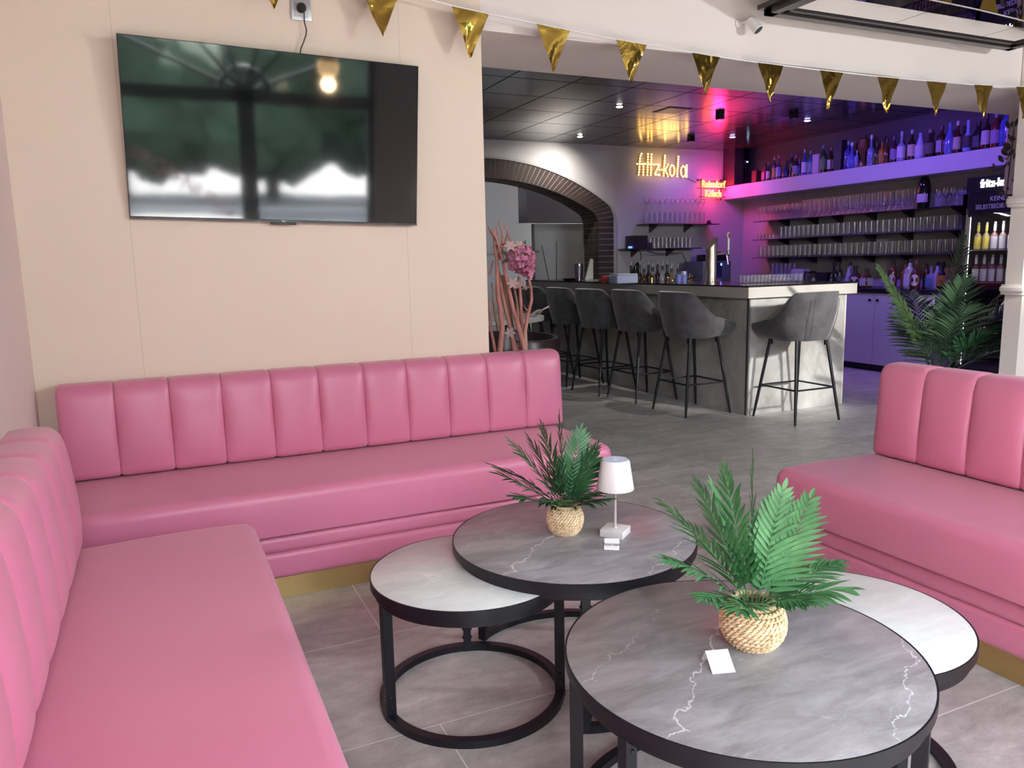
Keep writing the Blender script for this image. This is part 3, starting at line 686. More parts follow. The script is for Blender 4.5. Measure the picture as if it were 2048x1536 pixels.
q = MB(); q.loft([[Vector((x, y, z)) for x, y in ((-.07, -.062), (1.136, -.062), (1.136, .58), (.56, .58), (.56, 4.05), (-.07, 4.05))] for z in (1.063, 1.076)]); q.build('worktop', GRANITE, bar, smooth=0)
iw = thing('service_worktop', 'steel service worktop behind the bar counter', 'worktop', (4.95, 5.52, 0))
MB().box(.0, .50, .02, 3.40, .86, .89).build('steel_top', STEEL, iw); MB().box(.02, .48, .04, 3.38, 0, .86).build('carcass', cm((.04, .04, .045), .5), iw)
MB().box(.02, .20, .15, .85, .89, 1.06, .006, 2).build('steel_tray', cm((.55, .53, .50), .35, .8), iw)

# ================================================================ BAR STOOLS (local: front = +y)
def make_stool():
    t = thing('bar_stool', 'x', 'bar stool')
    # U-shaped plan path
    path = []
    W, BK, FR = .265, -.235, .245
    for k in range(41):
        s = -1+2*k/40; a = abs(s); sg = 1 if s >= 0 else -1
        if a < .62:
            th = a/.62*PI/2; x = W*math.sin(th)**.78; y = BK+(.235)*(1-math.cos(th)**.8)
        else:
            f = (a-.62)/.38; x = W-.006*f; y = 0+FR*f
        path.append((sg*x, y, a))
    def rim(a):
        if a < .30: return 1.030-.006*(a/.3)**2
        if a < .72:
            f = (a-.30)/.42; f = f*f*(3-2*f); return 1.024-(1.024-.815)*f
        return .815-.045*(a-.72)/.28
    def low(a): return .648+.018*max(0, (a-.6)/.4)
    outer, inner = [], []
    NV = 10
    for x, y, a in path:
        hi, lo = rim(a), low(a); co_, ci = [], []
        for v in range(NV+1):
            f = v/NV; z = lo+(hi-lo)*f; sc_ = .80+.20*min(1, f*1.6)**.7
            lean = -.045*f*max(0, 1-a*1.3)
            co_.append(Vector((x*sc_, y*(.84+.16*min(1, f*1.5))+lean, z)))
            si_ = sc_-.16+.04*f; ci.append(Vector((x*si_, y*(.86+.06*f)+(.038 if a < .62 else .038*(1-(a-.62)/.38)-.012)+lean, max(z, .70)+(-.004 if v == NV else 0))))
        outer.append(co_); inner.append(ci)
    rings = [o_ + [ (o_[-1]+i_[-1])/2+Vector((0, 0, .010)) ] + i_[::-1] for o_, i_ in zip(outer, inner)]
    m = MB(); m.loft(rings, closed=True, cap=True); m.build('seat_shell', VELVET, t, smooth=55)
    # bottom dish
    m = MB(); bot = [o_[0] for o_ in outer]; c = Vector((0, .02, .640)); vs = [m.bm.verts.new(p) for p in bot]; vc = m.bm.verts.new(c)
    for a, b in zip(vs, vs[1:]+vs[:1]): m.bm.faces.new((a, b, vc))
    m.build('seat_base', VELVET, t)
    MB().box(-.150, .150, -.12, .215, .675, .755, .03, 4).build('seat_cushion', VELVET, t)
    for sx_ in (-1, 1):
        m = MB(); m.tube([Vector((sx_*.075, -.232-.02*(z-.66)/.37-(.006), z)) if 0 else Vector((sx_*(.105+.02*math.sin((z-.66)*6)), -.205-.072*min(1, (z-.64)/.2)**.6*.55-.045*(z-.648)/.38, z)) for z in (.66, .74, .82, .90, .98)], .0022, 5); m.build('piping', cm((.05, .048, .05), .8), t)
    tg = MB().box(-.004, .004, -.001, .001, -.018, .018).build('fabric_tag', BLACKP, t, loc=(-.245, -.05, .765)); tg.rotation_euler = (0, .1, rad(70))
    for sx_ in (-1, 1):
        for sy_ in (-1, 1):
            top = Vector((sx_*.155, sy_*.14, .665)); bo = Vector((sx_*.232, sy_*.232, 0))
            lg = MB().tube([bo, bo.lerp(top, .2), top], [.009, .0125, .0135], 10).build('leg', BLACK, t)
            b = MB().box(-.010, .010, -.010, .010, -.022, .022, .002, 1).build('bracket', BLACK, lg, loc=top.lerp(bo, .06)+Vector((-sx_*.016, 0, 0)))
    f = .40; cs = [Vector((sx_*.232, sy_*.232, 0)).lerp(Vector((sx_*.155, sy_*.14, .665)), f) for sx_, sy_ in ((-1, -1), (1, -1), (1, 1), (-1, 1))]
    for a, b in zip(cs, cs[1:]+cs[:1]): MB().tube([a, b], .0075, 8).build('footrest_rail', BLACK, t)
    return t
st = make_stool(); first = True
def put_stool(x, y, rz, label):
    global first
    o = st if first else copy_tree(st); first = False
    o.location = (x, y, 0); o.rotation_euler = (0, 0, rz); o['label'] = label; o['group'] = 'grey velvet bar stools'
put_stool(4.648, 4.640, 0, 'grey velvet bar stool at the bright short end of the bar')
for y, x, dz, nm in ((5.312, 4.118, 0, 'grey velvet bar stool at the long side, nearest the bar corner'), (6.054, 4.115, .03, 'grey velvet bar stool along the bar, second from the corner'), (6.587, 4.022, .10, 'grey velvet bar stool along the bar, third from the corner'), (7.23, 4.03, .05, 'grey velvet bar stool behind the white round table top'), (7.86, 4.03, 0, 'dark bar stool half hidden behind the pink branches'), (8.46, 4.03, 0, 'farthest bar stool, almost hidden behind branches')):
    put_stool(x, y, -PI/2+dz, nm)

# ================================================================ MIRROR PANEL overhead
t = thing('mirror_panel', 'black framed mirror panel hanging from the ceiling at top right', 'ceiling mirror', (4.168, 2.5, 2.60))
X0, X1, Y0, Y1 = -1.03, 1.04, -1.0, .965
f = MB()
for (a, b, c_, d) in ((X0, X1, Y1-.055, Y1), (X0, X1, Y0, Y0+.055), (X0, X0+.055, Y0, Y1), (X1-.055, X1, Y0, Y1)): f.box(a, b, c_, d, .0, .03)
for (a, b, c_, d) in ((X0+.05, X1-.05, Y1-.10, Y1-.05), (X0+.05, X1-.05, Y0+.05, Y0+.1), (X0+.05, X0+.1, Y0+.05, Y1-.05), (X1-.1, X1-.05, Y0+.05, Y1-.05)): f.box(a, b, c_, d, .010, .03)
f.box(X0-.03, X1+.03, Y0-.03, Y1+.02, .03, .055)
f.build('frame', cm((.022, .018, .020), .3), t, smooth=0)
for k, (a, b) in enumerate(((X0+.1, -.17), (-.165, .60), (.605, X1-.1))):
    for c_, d in ((Y1-.1-.62, Y1-.1), (Y1-.1-1.245, Y1-.1-.625), (Y0+.1, Y1-.1-1.25)):
        MB().box(a, b, c_, d, .018, .022).build('mirror_tile', MIRROR, t, smooth=0)
for x in (X0+.2, X1-.2):
    for y in (Y0+.2, Y1-.2): MB().tube([(x, y, .05), (x, y, .52)], .005, 8).build('hanging_rod', BLACK, t)

# ================================================================ PENNANTS
g = thing('pennant_garland', 'string of shiny gold foil pennants hung across the beam', 'garland', (3, YW-.10, 2.4))
YP = YW-.10
SP = [(-.45, 2.80), (.1, 2.66), (.55, 2.585), (1.0, 2.515), (1.243, 2.487), (1.34, 2.474), (1.525, 2.458), (1.77, 2.442), (2.0, 2.425), (2.223, 2.411), (2.45, 2.402), (2.69, 2.390), (2.9, 2.382), (3.14, 2.376), (3.6, 2.372), (4.06, 2.372), (4.49, 2.378), (4.94, 2.387), (5.36, 2.404), (5.6, 2.42)]
def sz(x):
    for (a, za), (b, zb) in zip(SP, SP[1:]):
        if a <= x <= b: return za+(zb-za)*(x-a)/(b-a)
MB().tube([(x-3, YP-(YW-.10), z-2.4) for x, z in SP], .0045, 6).build('string', cm((.82, .80, .78), .5), g)
rp = random.Random(2)
for k, x in enumerate((.553, 1.008, 1.437, 1.871, 2.322, 2.797, 3.25, 3.715, 4.185, 4.62, 5.07, 5.50, .10)):
    w_, h_ = .092, .212; m = MB(); N = 12; rows = []
    ph = rp.uniform(0, 6); fold = rp.uniform(-.012, .012)
    for i in range(N+1):
        u = i/N; hw = w_*(1-u)+.0008; row = []
        for j in range(7):
            s_ = -1+2*j/6; zt = sz(min(5.59, x+s_*hw))
            row.append(m.bm.verts.new((x-3+s_*hw+.004*u*math.sin(ph), .006*math.sin(ph+u*5+s_*1.4)*u+.004*math.sin(ph*2+s_*4+u*9)*(.3+u)+fold*u*u, (zt-.004)*(1-u)+(sz(x)-h_)*u-2.4)))
        rows.append(row)
    for A, B in zip(rows, rows[1:]):
        for j in range(6): m.bm.faces.new((A[j], A[j+1], B[j+1], B[j]))
    o = m.build('pennant', FOIL, g, smooth=60); o.location = (0, -.006, 0)

# ================================================================ SECURITY CAMERA
t = thing('security_camera', 'small white security camera on the beam left of the mirror panel', 'camera', (3.10, YW, 2.60))
MB().lathe([(.022, 0), (.022, .008), (.012, .014), (.001, .014)], 20).build('mount', LAMPW, t).rotation_euler = (PI/2, 0, 0)
MB().tube([(0, -.01, 0), (.01, -.04, -.002), (.025, -.055, .0)], .006, 8).build('arm', LAMPW, t)
d = Vector((.30, -.50, -.72)).normalized(); qd = d.to_track_quat('Z', 'Y')
b = MB().lathe([(.001, -.045), (.022, -.043), (.029, -.034), (.031, .045), (.026, .048)], 28, cap=False).build('body', LAMPW, t, loc=(.045, -.075, -.018)); b.rotation_mode = 'QUATERNION'; b.rotation_quaternion = qd
b = MB().lathe([(.0265, .044), (.026, .047), (.001, .047)], 28, cap=False).build('lens', BLACKP, t, loc=(.045, -.075, -.018)); b.rotation_mode = 'QUATERNION'; b.rotation_quaternion = qd

# pendant lamp behind the camera position (its glow shows in the television), and an added one brightening the beam
def pend_parts(t):
    MB().lathe([(.001, -.085), (.045, -.075), (.080, -.04), (.095, .02), (.085, .05)], 32, cap=False).build('glass_bowl', cm((1, .8, .5), .4, 0, (1, .66, .30), 1.3), t)
    MB().lathe([(.086, .048), (.096, .055), (.02, .09), (.012, .10), (.001, .10)], 32).build('cap', GOLD, t)
    MB().tube([(0, 0, .10), (0, 0, .86)], .004, 6).build('cord', BLACKP, t)
for px_, lab_ in ((1.37, 'warm glowing pendant lamp mirrored in the top of the television'), (4.6, 'added unseen pendant lamp farther right, brightening the beam and right sofa')):
  t = thing('pendant_lamp', lab_, 'lamp', (px_, 0 if px_ < 2 else -.2, 2.27))
  pend_parts(t)

# ================================================================ BAR CEILING FITTINGS
for k, (x, y, blue) in enumerate(((4.833, 8.452, 0), (4.298, 6.732, 0), (6.759, 6.729, 1), (6.718, 7.919, 1))):
    t = thing('recessed_spotlight', ('white recessed ceiling spotlight nearest the arch', 'white recessed ceiling spotlight over the bar, left of the yellow reflection', 'blue recessed ceiling spotlight over the bottle shelf', 'blue recessed ceiling spotlight by the dark post')[k], 'ceiling light', (x, y, HB))
    MB().lathe([(.048, 0), (.048, -.006), (.034, -.008), (.034, 0)], 28).build('bezel', cm((.05, .05, .05), .3, .6), t)
    MB().lathe([(.033, -.001), (.030, -.012), (.001, -.016)], 24, cap=False).build('lens', SPOTB if blue else SPOTW, t)
for k, (x, y) in enumerate(((5.557, 6.754), (6.225, 8.108), (6.292, 6.457))):
    t = thing('spotlight_box', ('small black surface spotlight on the red ceiling reflection', 'small black surface spotlight between the two neon reflections', 'small black surface spotlight beside the blue spotlight')[k], 'ceiling light', (x, y, HB))
    MB().box(-.035, .035, -.035, .035, -.055, 0, .004, 1).build('housing', BLACKP, t); MB().lathe([(.025, -.057), (.001, -.057)], 20, cap=False).build('rim', cm((.2, .2, .2), .3), t)
t = thing('ceiling_vent', 'square dark ceiling vent panel in the yellow reflection', 'vent', (4.95, 6.75, HB))
MB().box(-.15, .15, -.15, .15, -.004, 0, .001, 1).build('plate', CTILE, t); MB().box(-.13, .13, -.13, .13, -.007, -.004).build('grille', cm((.05, .045, .04), .3), t)

# ================================================================ SIGNS
t = thing('bulb_letter_sign', 'glowing yellow bulb letter sign reading fritz-kola on the bar back wall', 'sign', (5.99, YE, 2.43))
SCL = .84/860
def L2(x, y): return Vector(((x-272)*SCL, -.05, (572-y)*SCL*.93))
strokes = {'f': [[(300, 572), (310, 500), (315, 400), (325, 310), (345, 272)], [(275, 418), (350, 418)]], 'r': [[(375, 572), (378, 418)], [(378, 418), (410, 412)]],
 'i': [[(443, 572), (448, 415), (450, 340), (452, 275)]], 't': [[(500, 572), (505, 400), (510, 275)], [(470, 418), (545, 418)]],
 'z': [[(545, 418), (640, 415), (560, 565), (645, 568)]], 'hyphen': [[(640, 492), (685, 492)]],
 'k': [[(715, 575), (725, 420), (735, 285)], [(790, 415), (740, 490), (790, 580)]], 'o': [[(858+42*math.cos(a*PI/6), 498+82*math.sin(a*PI/6)) for a in range(13)]],
 'l': [[(945, 578), (955, 420), (963, 290)]], 'a': [[(1050+42*math.cos(a*PI/6), 505+82*math.sin(a*PI/6)) for a in range(13)], [(1108, 412), (1108, 585)]]}
bs = bmesh.new(); bmesh.ops.create_icosphere(bs, subdivisions=1, radius=.0125); bsm = bpy.data.meshes.new('b'); bs.to_mesh(bsm); bs.free()
for ch, sts in strokes.items():
    m = MB(); bk = MB()
    for P in sts:
        V = [L2(*p) for p in P]; L = [0]
        for a, b in zip(V, V[1:]): L.append(L[-1]+(b-a).length)
        n = max(2, int(round(L[-1]/.033))+1)
        bk.tube([v+Vector((0, .022, 0)) for v in V], .014, 6)
        for k in range(n):
            s_ = L[-1]*k/(n-1); j = max(i for i in range(len(L)) if L[i] <= s_+1e-9); j = min(j, len(V)-2)
            p = V[j].lerp(V[j+1], (s_-L[j])/max(1e-9, L[j+1]-L[j])); tm = bmesh.new(); tm.from_mesh(bsm); m._merge(tm, Matrix.Translation(p))
    o = bk.build('letter_%s' % ch, cm((.30, .20, .08), .5), t); m.build('bulb_row', BULB, o)
t = thing('neon_sign', 'red and yellow neon sign reading Reissdorf Kölsch beside the shelf', 'sign', (7.24, YE, 2.27))
text('lettering', 'Reissdorf', .135, NEON, t, (0, -.09, .055), (PI/2, 0, 0), .006, bevel=.0035, sx=.80)
text('lettering', 'Kölsch', .135, NEON, t, (-.0, -.09, -.075), (PI/2, 0, 0), .006, bevel=.0035, sx=.78)
m = MB()
for z in (.10, .0, -.115): m.box(-.27 if z > -.1 else -.24, .24, -.07, -.062, z-.004, z+.004)
for x, z in ((-.22, .12), (.18, .12), (-.15, -.15), (.12, -.15)): m.box(x-.05, x+.05, -.07, -.062, z-.003, z+.003).box(x-.004, x+.004, -.066, 0, z-.004, z+.004)
m.box(-.2, -.192, -.07, -.062, -.16, .13).box(.15, .158, -.07, -.062, -.16, .13); m.build('mounting_frame', BLACKP, t)
MB().tube([(.22, -.05, -.03), (.29, -.06, .0), (.31, -.05, .07), (.36, -.02, .09)], .005, 6).tube([(-.25, -.03, .08), (-.35, -.01, .12), (-.45, -.012, .16)], .003, 5).build('cable', BLACKP, t)

# ================================================================ BOTTLE BUILDER
PROF = {
 'std': [(.001, 0), (.95, 0), (1, .02), (1, .60), (.90, .66), (.45, .74), (.34, .78), (.34, .90)],
 'slope': [(.001, 0), (.95, 0), (1, .02), (1, .42), (.85, .55), (.50, .72), (.36, .82), (.34, .92)],
 'cone': [(.001, 0), (.97, 0), (1, .03), (.98, .30), (.72, .58), (.40, .80), (.30, .86), (.30, .92)],
 'flask': [(.001, 0), (.9, 0), (1, .05), (1, .45), (.85, .58), (.45, .66), (.32, .70), (.32, .86)],
 'tall': [(.001, 0), (.95, 0), (1, .02), (1, .48), (.9, .54), (.36, .62), (.30, .66), (.30, .93)],
 'ball': [(.001, 0), (.70, 0), (.95, .12), (1, .28), (.88, .44), (.50, .56), (.30, .62), (.30, .88)]}
def bottle(label, loc, r, h, kind, gcol, lcol=None, ccol=(.02, .02, .02), lz=(.12, .45), group=None, square=False, glossy=.08, cat='bottle', oval=False, parent=None):
    t = thing('bottle', label, cat, loc, 0, group) if parent is None else parent
    P = [(a*r, b*h) for a, b in PROF[kind]]
    if square:
        t.rotation_euler = (0, 0, 0)
        m = MB(); rg = []
        for rr_, z in P:
            s_ = rr_*.93 if rr_ > r*.5 else rr_; e = .22 if rr_ > r*.5 else .99; ring = []
            for k in range(20):
                a = 2*PI*k/20; ca, sa = math.cos(a), math.sin(a); n_ = 5 if rr_ > r*.5 else 2
                q_ = (abs(ca)**n_+abs(sa)**n_)**(-1/n_); ring.append(Vector((s_*q_*ca, s_*q_*sa, z)))
            rg.append(ring)
        m.loft(rg)
    else: m = MB().lathe(P, 18)
    g_ = m.build('glass_body', cm(gcol, glossy) if isinstance(gcol, tuple) else gcol, t, smooth=50)
    nr = P[-1][0]
    MB().lathe([(nr*1.15, h*.86), (nr*1.18, h*.99), (nr*1.0, h), (.001, h)], 14).build('cap', cm(ccol, .4), t)
    if lcol:
        rr_ = r*1.015; z0, z1 = lz[0]*h, lz[1]*h
        if square: MB().box(-r*.97-.001, -r*.93, -r*.72, r*.72, z0, z1).box(-r*.72, r*.72, -r*.97-.001, -r*.93, z0, z1).build('label_band', cm(lcol, .6), t)
        elif oval:
            m = MB(); pts = []
            for k in range(24):
                a = 2*PI*k/24; ang = rad(-150)+.85*math.cos(a); pts.append(Vector((rr_*math.cos(ang), rr_*math.sin(ang), (z0+z1)/2+(z1-z0)/2*math.sin(a))))
            c0 = m.bm.verts.new((rr_*math.cos(rad(-150))*1.05, rr_*math.sin(rad(-150))*1.05, (z0+z1)/2)); vs = [m.bm.verts.new(p) for p in pts]
            for a, b in zip(vs, vs[1:]+vs[:1]): m.bm.faces.new((c0, a, b))
            m.build('label_band', cm(lcol, .6), t)
        else:
            m = MB(); A = []
            for k in range(13):
                a = rad(-240+15*k); A.append([Vector((rr_*math.cos(a), rr_*math.sin(a), z0)), Vector((rr_*math.cos(a), rr_*math.sin(a), z1))])
            m.loft(A, closed=False, cap=False); m.build('label_band', cm(lcol, .6), t, smooth=60)
    return t
W_ = (.72, .70, .66); LIL = (.60, .50, .72)
def carton(name, label, loc, w_, d_, h, col, band=None, cat='box'):
    t = thing(name, label, cat, loc)
    MB().box(-w_/2, w_/2, -d_/2, d_/2, 0, h, .002, 1).build('carton_body', cm(col, .5), t)
    if band: MB().box(-w_/2-.001, w_/2+.001, -d_/2-.001, d_/2+.001, h*.35, h*.6).build('printed_band', cm(band, .5), t)
    return t
# ---- high white shelf with bottles
hs = thing('display_shelf', 'deep white bottle shelf running high along the right bar wall', 'shelf', (XBW, 4.4, 2.215))
MB().box(-.37, -.002, 0, 4.598, -.09, .09, .003, 1).build('shelf_box', cm((.66, .64, .66), .5), hs)
MB().box(-.36, -.004, .01, 4.59, .090, .094).build('glass_top', cm((.02, .02, .03), .1), hs)
TOP = [  # clear and white bottles have the blue spot light mixed into their colour
 (1527, 'std', .038, .24, (.30, .05, .08), (.75, .20, .35), (.05, .02, .02), 'small gin bottle with pink square label, first bottle by the dark post', 1),
 (1537, 'tall', .026, .25, (.05, .02, .05), (.80, .45, .60), (.3, .1, .1), 'slim dark bottle with tall pink-white label on the high shelf', 0),
 (1549, 'std', .030, .30, (.10, .04, .10), (.55, .32, .12), (.55, .30, .30), 'bottle with narrow amber label and pale neck near the pink shelf end', 0),
 (1558, 'tall', .036, .31, (.08, .04, .16), (.45, .38, .65), (.60, .10, .18), 'bottle with red neck and lilac label near the pink shelf end', 0),
 (1572, 'ball', .046, .22, (.06, .05, .20), None, (.05, .03, .05), 'squat dark blue bottle without a label on the high shelf', 0),
 (1584, 'std', .032, .30, (.03, .02, .05), None, (.10, .10, .55), 'dark bottle with blue neck seal on the high shelf', 0),
 (1592, 'flask', .040, .27, (.05, .02, .03), (.35, .34, .50), (.50, .05, .06), 'dark bottle with grey label and red cap on the high shelf', 0),
 (1599, 'tall', .026, .22, (.04, .04, .20), None, (.1, .1, .3), 'little slim blue bottle beside the white-labelled blue bottle', 0),
 (1609, 'tall', .036, .325, (.05, .10, .55), (.70, .68, .78), (.45, .45, .70), 'bright blue bottle with tall white label and pale stopper', 0),
 (1621, 'std', .036, .29, (.05, .16, .32), (.25, .35, .45), (.30, .30, .36), 'teal blue bottle with grey cap left of the pale gift box', 0),
 (1646, 'std', .040, .33, (.03, .07, .03), (.16, .28, .10), (.20, .20, .30), 'dark green bottle with lime shoulder label right of the gift box', 0),
 (1658, 'slope', .036, .29, (.06, .025, .015), (.60, .52, .55), (.20, .15, .12), 'brown bottle with white square label left of the black tin', 1),
 (1692, 'std', .042, .33, (.06, .06, .30), None, (.40, .38, .42), 'square-shouldered deep blue bottle right of the black tin', 1),
 (1703, 'ball', .052, .30, (.12, .16, .55), None, (.55, .55, .70), 'round-shouldered clear bottle coloured by blue light beside the bronze figure bottle', 0),
 (1713, 'std', .024, .20, (.30, .28, .55), None, (.4, .4, .6), 'small pale bottle tucked against the bronze figure bottle', 0),
 (1741, 'tall', .042, .345, (.20, .24, .50), None, (.60, .60, .62), 'clear long-necked bottle right of the bronze figure bottle', 0),
 (1753, 'flask', .042, .26, (.05, .07, .03), None, (.03, .04, .02), 'dark olive bottle beside the amber one on the high shelf', 0),
 (1763, 'std', .036, .24, (.50, .17, .02), (.55, .20, .05), (.30, .10, .02), 'glowing amber orange bottle on the high shelf', 0),
 (1772, 'slope', .034, .27, (.10, .04, .02), None, (.05, .03, .03), 'brown bottle with black cap right of the amber orange one', 0),
 (1786, 'std', .038, .28, (.07, .02, .05), (.30, .24, .45), (.10, .08, .12), 'dark wine-red bottle with violet label on the high shelf', 0),
 (1801, 'tall', .044, .32, (.35, .38, .60), (.68, .66, .78), (.40, .40, .60), 'clear bottle with large white label and blue neck on high shelf', 0),
 (1821, 'flask', .040, .32, (.03, .02, .02), (.62, .50, .42), (.36, .36, .60), 'dark bottle with tall pale blue cap and cream label', 0),
 (1838, 'cone', .050, .27, (.50, .52, .85), (.60, .56, .70), (.35, .35, .70), 'bright white cone-shaped bottle coloured by blue light under the pennant', 0),
 (1857, 'ball', .052, .29, (.05, .03, .04), (.12, .09, .10), (.22, .20, .20), 'dark round decanter bottle right of the cone-shaped bottle', 0),
 (1876, 'std', .042, .31, (.07, .025, .02), (.42, .34, .50), (.08, .05, .05), 'brown bottle with lilac label below the dark pennant', 1),
 (1896, 'slope', .048, .32, (.14, .16, .55), None, (.12, .12, .40), 'embossed clear bottle coloured by blue light on the high shelf', 0),
 (1911, 'flask', .038, .32, (.08, .02, .02), (.55, .46, .38), (.55, .50, .52), 'dark red bottle with white cap and cream label', 0),
 (1932, 'ball', .052, .31, (.34, .40, .85), (.04, .03, .05), (.30, .26, .70), 'pale blue round-shouldered bottle with black emblem', 0),
 (1949, 'std', .046, .28, (.03, .02, .03), (.10, .09, .12), (.03, .03, .03), 'square black-labelled bottle near the right end of the high shelf', 1),
 (1968, 'tall', .042, .35, (.04, .02, .02), (.62, .50, .58), (.05, .03, .03), 'tall dark bottle with bright cream label under the last pennant', 0),
 (1987, 'std', .044, .33, (.16, .03, .03), (.38, .28, .48), (.25, .2, .3), 'red-brown bottle with tall lilac label near the column', 0),
 (2003, 'std', .048, .36, (.10, .12, .50), None, (.15, .15, .50), 'tall clear square bottle coloured by blue light beside the column', 1),
 (2018, 'std', .044, .36, (.20, .16, .35), (.62, .55, .75), (.25, .2, .35), 'bottle with large round pale label cut off by the column', 0)]
for px, kd, r, h, gc, lc, cc, lab, sq in TOP:
    y = onx(px, 330, 7.58).y
    bottle(lab, (7.58+(.03 if sq else 0), y, 2.3095), r, h, kd, gc, lc, cc, (.12, .50), 'bottles on the high white shelf', bool(sq))
carton('gift_box', 'pale lilac gift carton standing among bottles on the high shelf', (7.60, onx(1633, 340, 7.58).y, 2.3095), .09, .10, .235, (.62, .50, .62), None)
carton('bottle_tin', 'tall black bottle tin on the high shelf left of the bronze figure bottle', (7.60, onx(1677, 335, 7.58).y, 2.3095), .09, .11, .35, (.02, .02, .03), (.03, .03, .05))
carton('bottle_tube', 'dark red bottle tube by the dark post at the far end of the high shelf', (7.66, 8.52, 2.3095), .09, .09, .17, (.16, .03, .03), None)
# bronze figure bottle
t = thing('figure_bottle', 'brown sculpted bronze head-shaped bottle on the high shelf', 'bottle', (7.60, onx(1724, 320, 7.58).y, 2.3095))
m = MB().lathe([(.001, 0), (.05, 0), (.046, .05), (.034, .10), (.040, .16), (.062, .21), (.070, .26), (.058, .31), (.03, .335), (.001, .34)], 20)
for v in m.bm.verts: v.co.x *= 1+.18*math.sin(v.co.z*40); v.co.y *= 1+.15*math.cos(v.co.z*33)
m.build('sculpted_body', cm((.20, .09, .05), .3, .5), t); MB().lathe([(.02, .33), (.018, .365), (.001, .37)], 14).build('stopper', cm((.03, .02, .02), .3), t)
t = thing('wall_camera', 'little dark camera with glint on the dark panel by the post', 'camera', (7.66, 8.74, 2.62))
MB().lathe([(.001, -.03), (.025, -.028), (.03, 0), (.028, .03), (.001, .032)], 16).build('housing', BLACKP, t); MB().box(-.01, .01, -.036, -.028, -.006, .006).build('indicator', cm((.6, .7, 1), .3, 0, (.5, .7, 1), 6), t)
MB().tube([(0, 0, -.03), (.01, .0, -.15), (.0, .01, -.30)], .004, 5).build('cable', BLACKP, t)

# ---- glass shelves on the right wall
SHZ = (1.295, 1.54, 1.788)
for k, z in enumerate(SHZ):
    t = thing('wall_shelf', ('lowest', 'middle', 'upper')[k]+' long smoked glass shelf of drinking glasses on the right bar wall', 'shelf', (XBW, 5.44, z))
    MB().box(-.27, -.002, 0, 3.06, -.008, 0, .001, 1).build('glass_board', cm((.03, .025, .04), .12), t)
    for y in (.15, .75, 1.25, 1.75, 2.15, 2.65):
        m = MB(); m.loft([[Vector((-.002, y+d, -.008)), Vector((-.20, y+d, -.008)), Vector((-.17, y+d, -.03)), Vector((-.06, y+d, -.075)), Vector((-.002, y+d, -.09))] for d in (-.012, .012)]); m.build('bracket', cm((.05, .035, .05), .4), t, smooth=0)
def glass_mesh(name, prof, seg=14):
    m = MB().lathe(prof, seg, cap=False); o = m.build(name, GLASS, smooth=50); me = o.data; bpy.data.objects.remove(o); return me
WINE = glass_mesh('wine_glass', [(.001, .002), (.030, .003), (.004, .012), (.0035, .085), (.012, .095), (.033, .125), (.036, .150), (.030, .195), (.0285, .195), (.034, .150), (.031, .127), (.001, .100)])
FLUTE = glass_mesh('beer_glass', [(.001, .002), (.028, .003), (.030, .010), (.014, .035), (.018, .060), (.030, .13), (.034, .225), (.0325, .225), (.028, .13), (.014, .064), (.001, .058)])
TUMB = glass_mesh('tumbler', [(.001, .001), (.029, .001), (.031, .02), (.034, .155), (.0325, .155), (.029, .02), (.001, .012)])
TUMS = glass_mesh('tumbler', [(.001, .001), (.025, .001), (.028, .07), (.0265, .07), (.023, .010), (.001, .008)], 12)
SHOT = glass_mesh('shot_glass', [(.001, .001), (.017, .001), (.020, .068), (.0185, .068), (.015, .015), (.001, .013)], 12)
BAND = cm((.30, .04, .05), .5)
def put(me, name, label, group, x, y, z, rx=0):
    o = bpy.data.objects.new(name, me); C.objects.link(o); o.location = (x, y, z); o.rotation_euler = (rx, 0, 0); return tag(o, label, 'glass', group)
for row, X in ((0, 7.665), (1, 7.775)):
    rn = 'front row' if row == 0 else 'back row'
    for k in range(10): put(WINE, 'wine_glass', 'stemmed wine glass, %s of the upper shelf by the corner' % rn, 'wine glasses on the upper shelf, '+rn, X, 8.43-k*.078-row*.03, SHZ[2]+.001)
    for k in range(21): put(FLUTE, 'beer_glass', 'tall slim beer glass, %s of the upper shelf, left of the magnum' % rn, 'tall beer glasses on the upper shelf, '+rn, X, 7.63-k*.080-row*.03, SHZ[2]+.001)
    for k in range(3): put(WINE, 'wine_glass', 'wine glass right of the big magnum bottle, %s' % rn, 'wine glasses beside the magnum, '+rn, X, 5.74-k*.085, SHZ[2]+.001)
    for k in range(32): put(TUMB, 'tumbler', 'clear tumbler, %s of the middle glass shelf' % rn, 'tumblers on the middle shelf, '+rn, X, 8.02-k*.080-row*.03, SHZ[1]+.001)
    for k in range(36): put(TUMB, 'tumbler', 'clear tumbler, %s of the lowest glass shelf' % rn, 'tumblers on the lowest shelf, '+rn, X, 8.40-k*.0815-row*.03, SHZ[0]+.001)
for k in range(5): put(TUMS, 'tumbler', 'small low tumbler at the corner end of the middle shelf', 'low tumblers on the middle shelf', 7.665, 8.43-k*.065, SHZ[1]+.001)
# magnum
t = thing('magnum_bottle', 'oversized dark champagne magnum with pink foil neck on upper shelf', 'bottle', (7.66, 5.915, SHZ[2]+.001))
MB().lathe([(.001, 0), (.062, 0), (.066, .01), (.067, .20), (.060, .26), (.036, .33), (.024, .37), (.022, .42)], 28).build('glass_body', cm((.012, .018, .010), .06), t)
MB().lathe([(.0245, .36), (.024, .42), (.027, .44), (.026, .485), (.015, .50), (.001, .50)], 24).build('foil_neck', cm((.50, .18, .20), .3, .7), t)
m = MB(); m.loft([[Vector((.0685*math.cos(rad(-250+10*k)), .0685*math.sin(rad(-250+10*k)), z)) for z in (.06, .15)] for k in range(15)], closed=False, cap=False); m.build('label_band', cm((.65, .60, .66), .5), t, smooth=60)

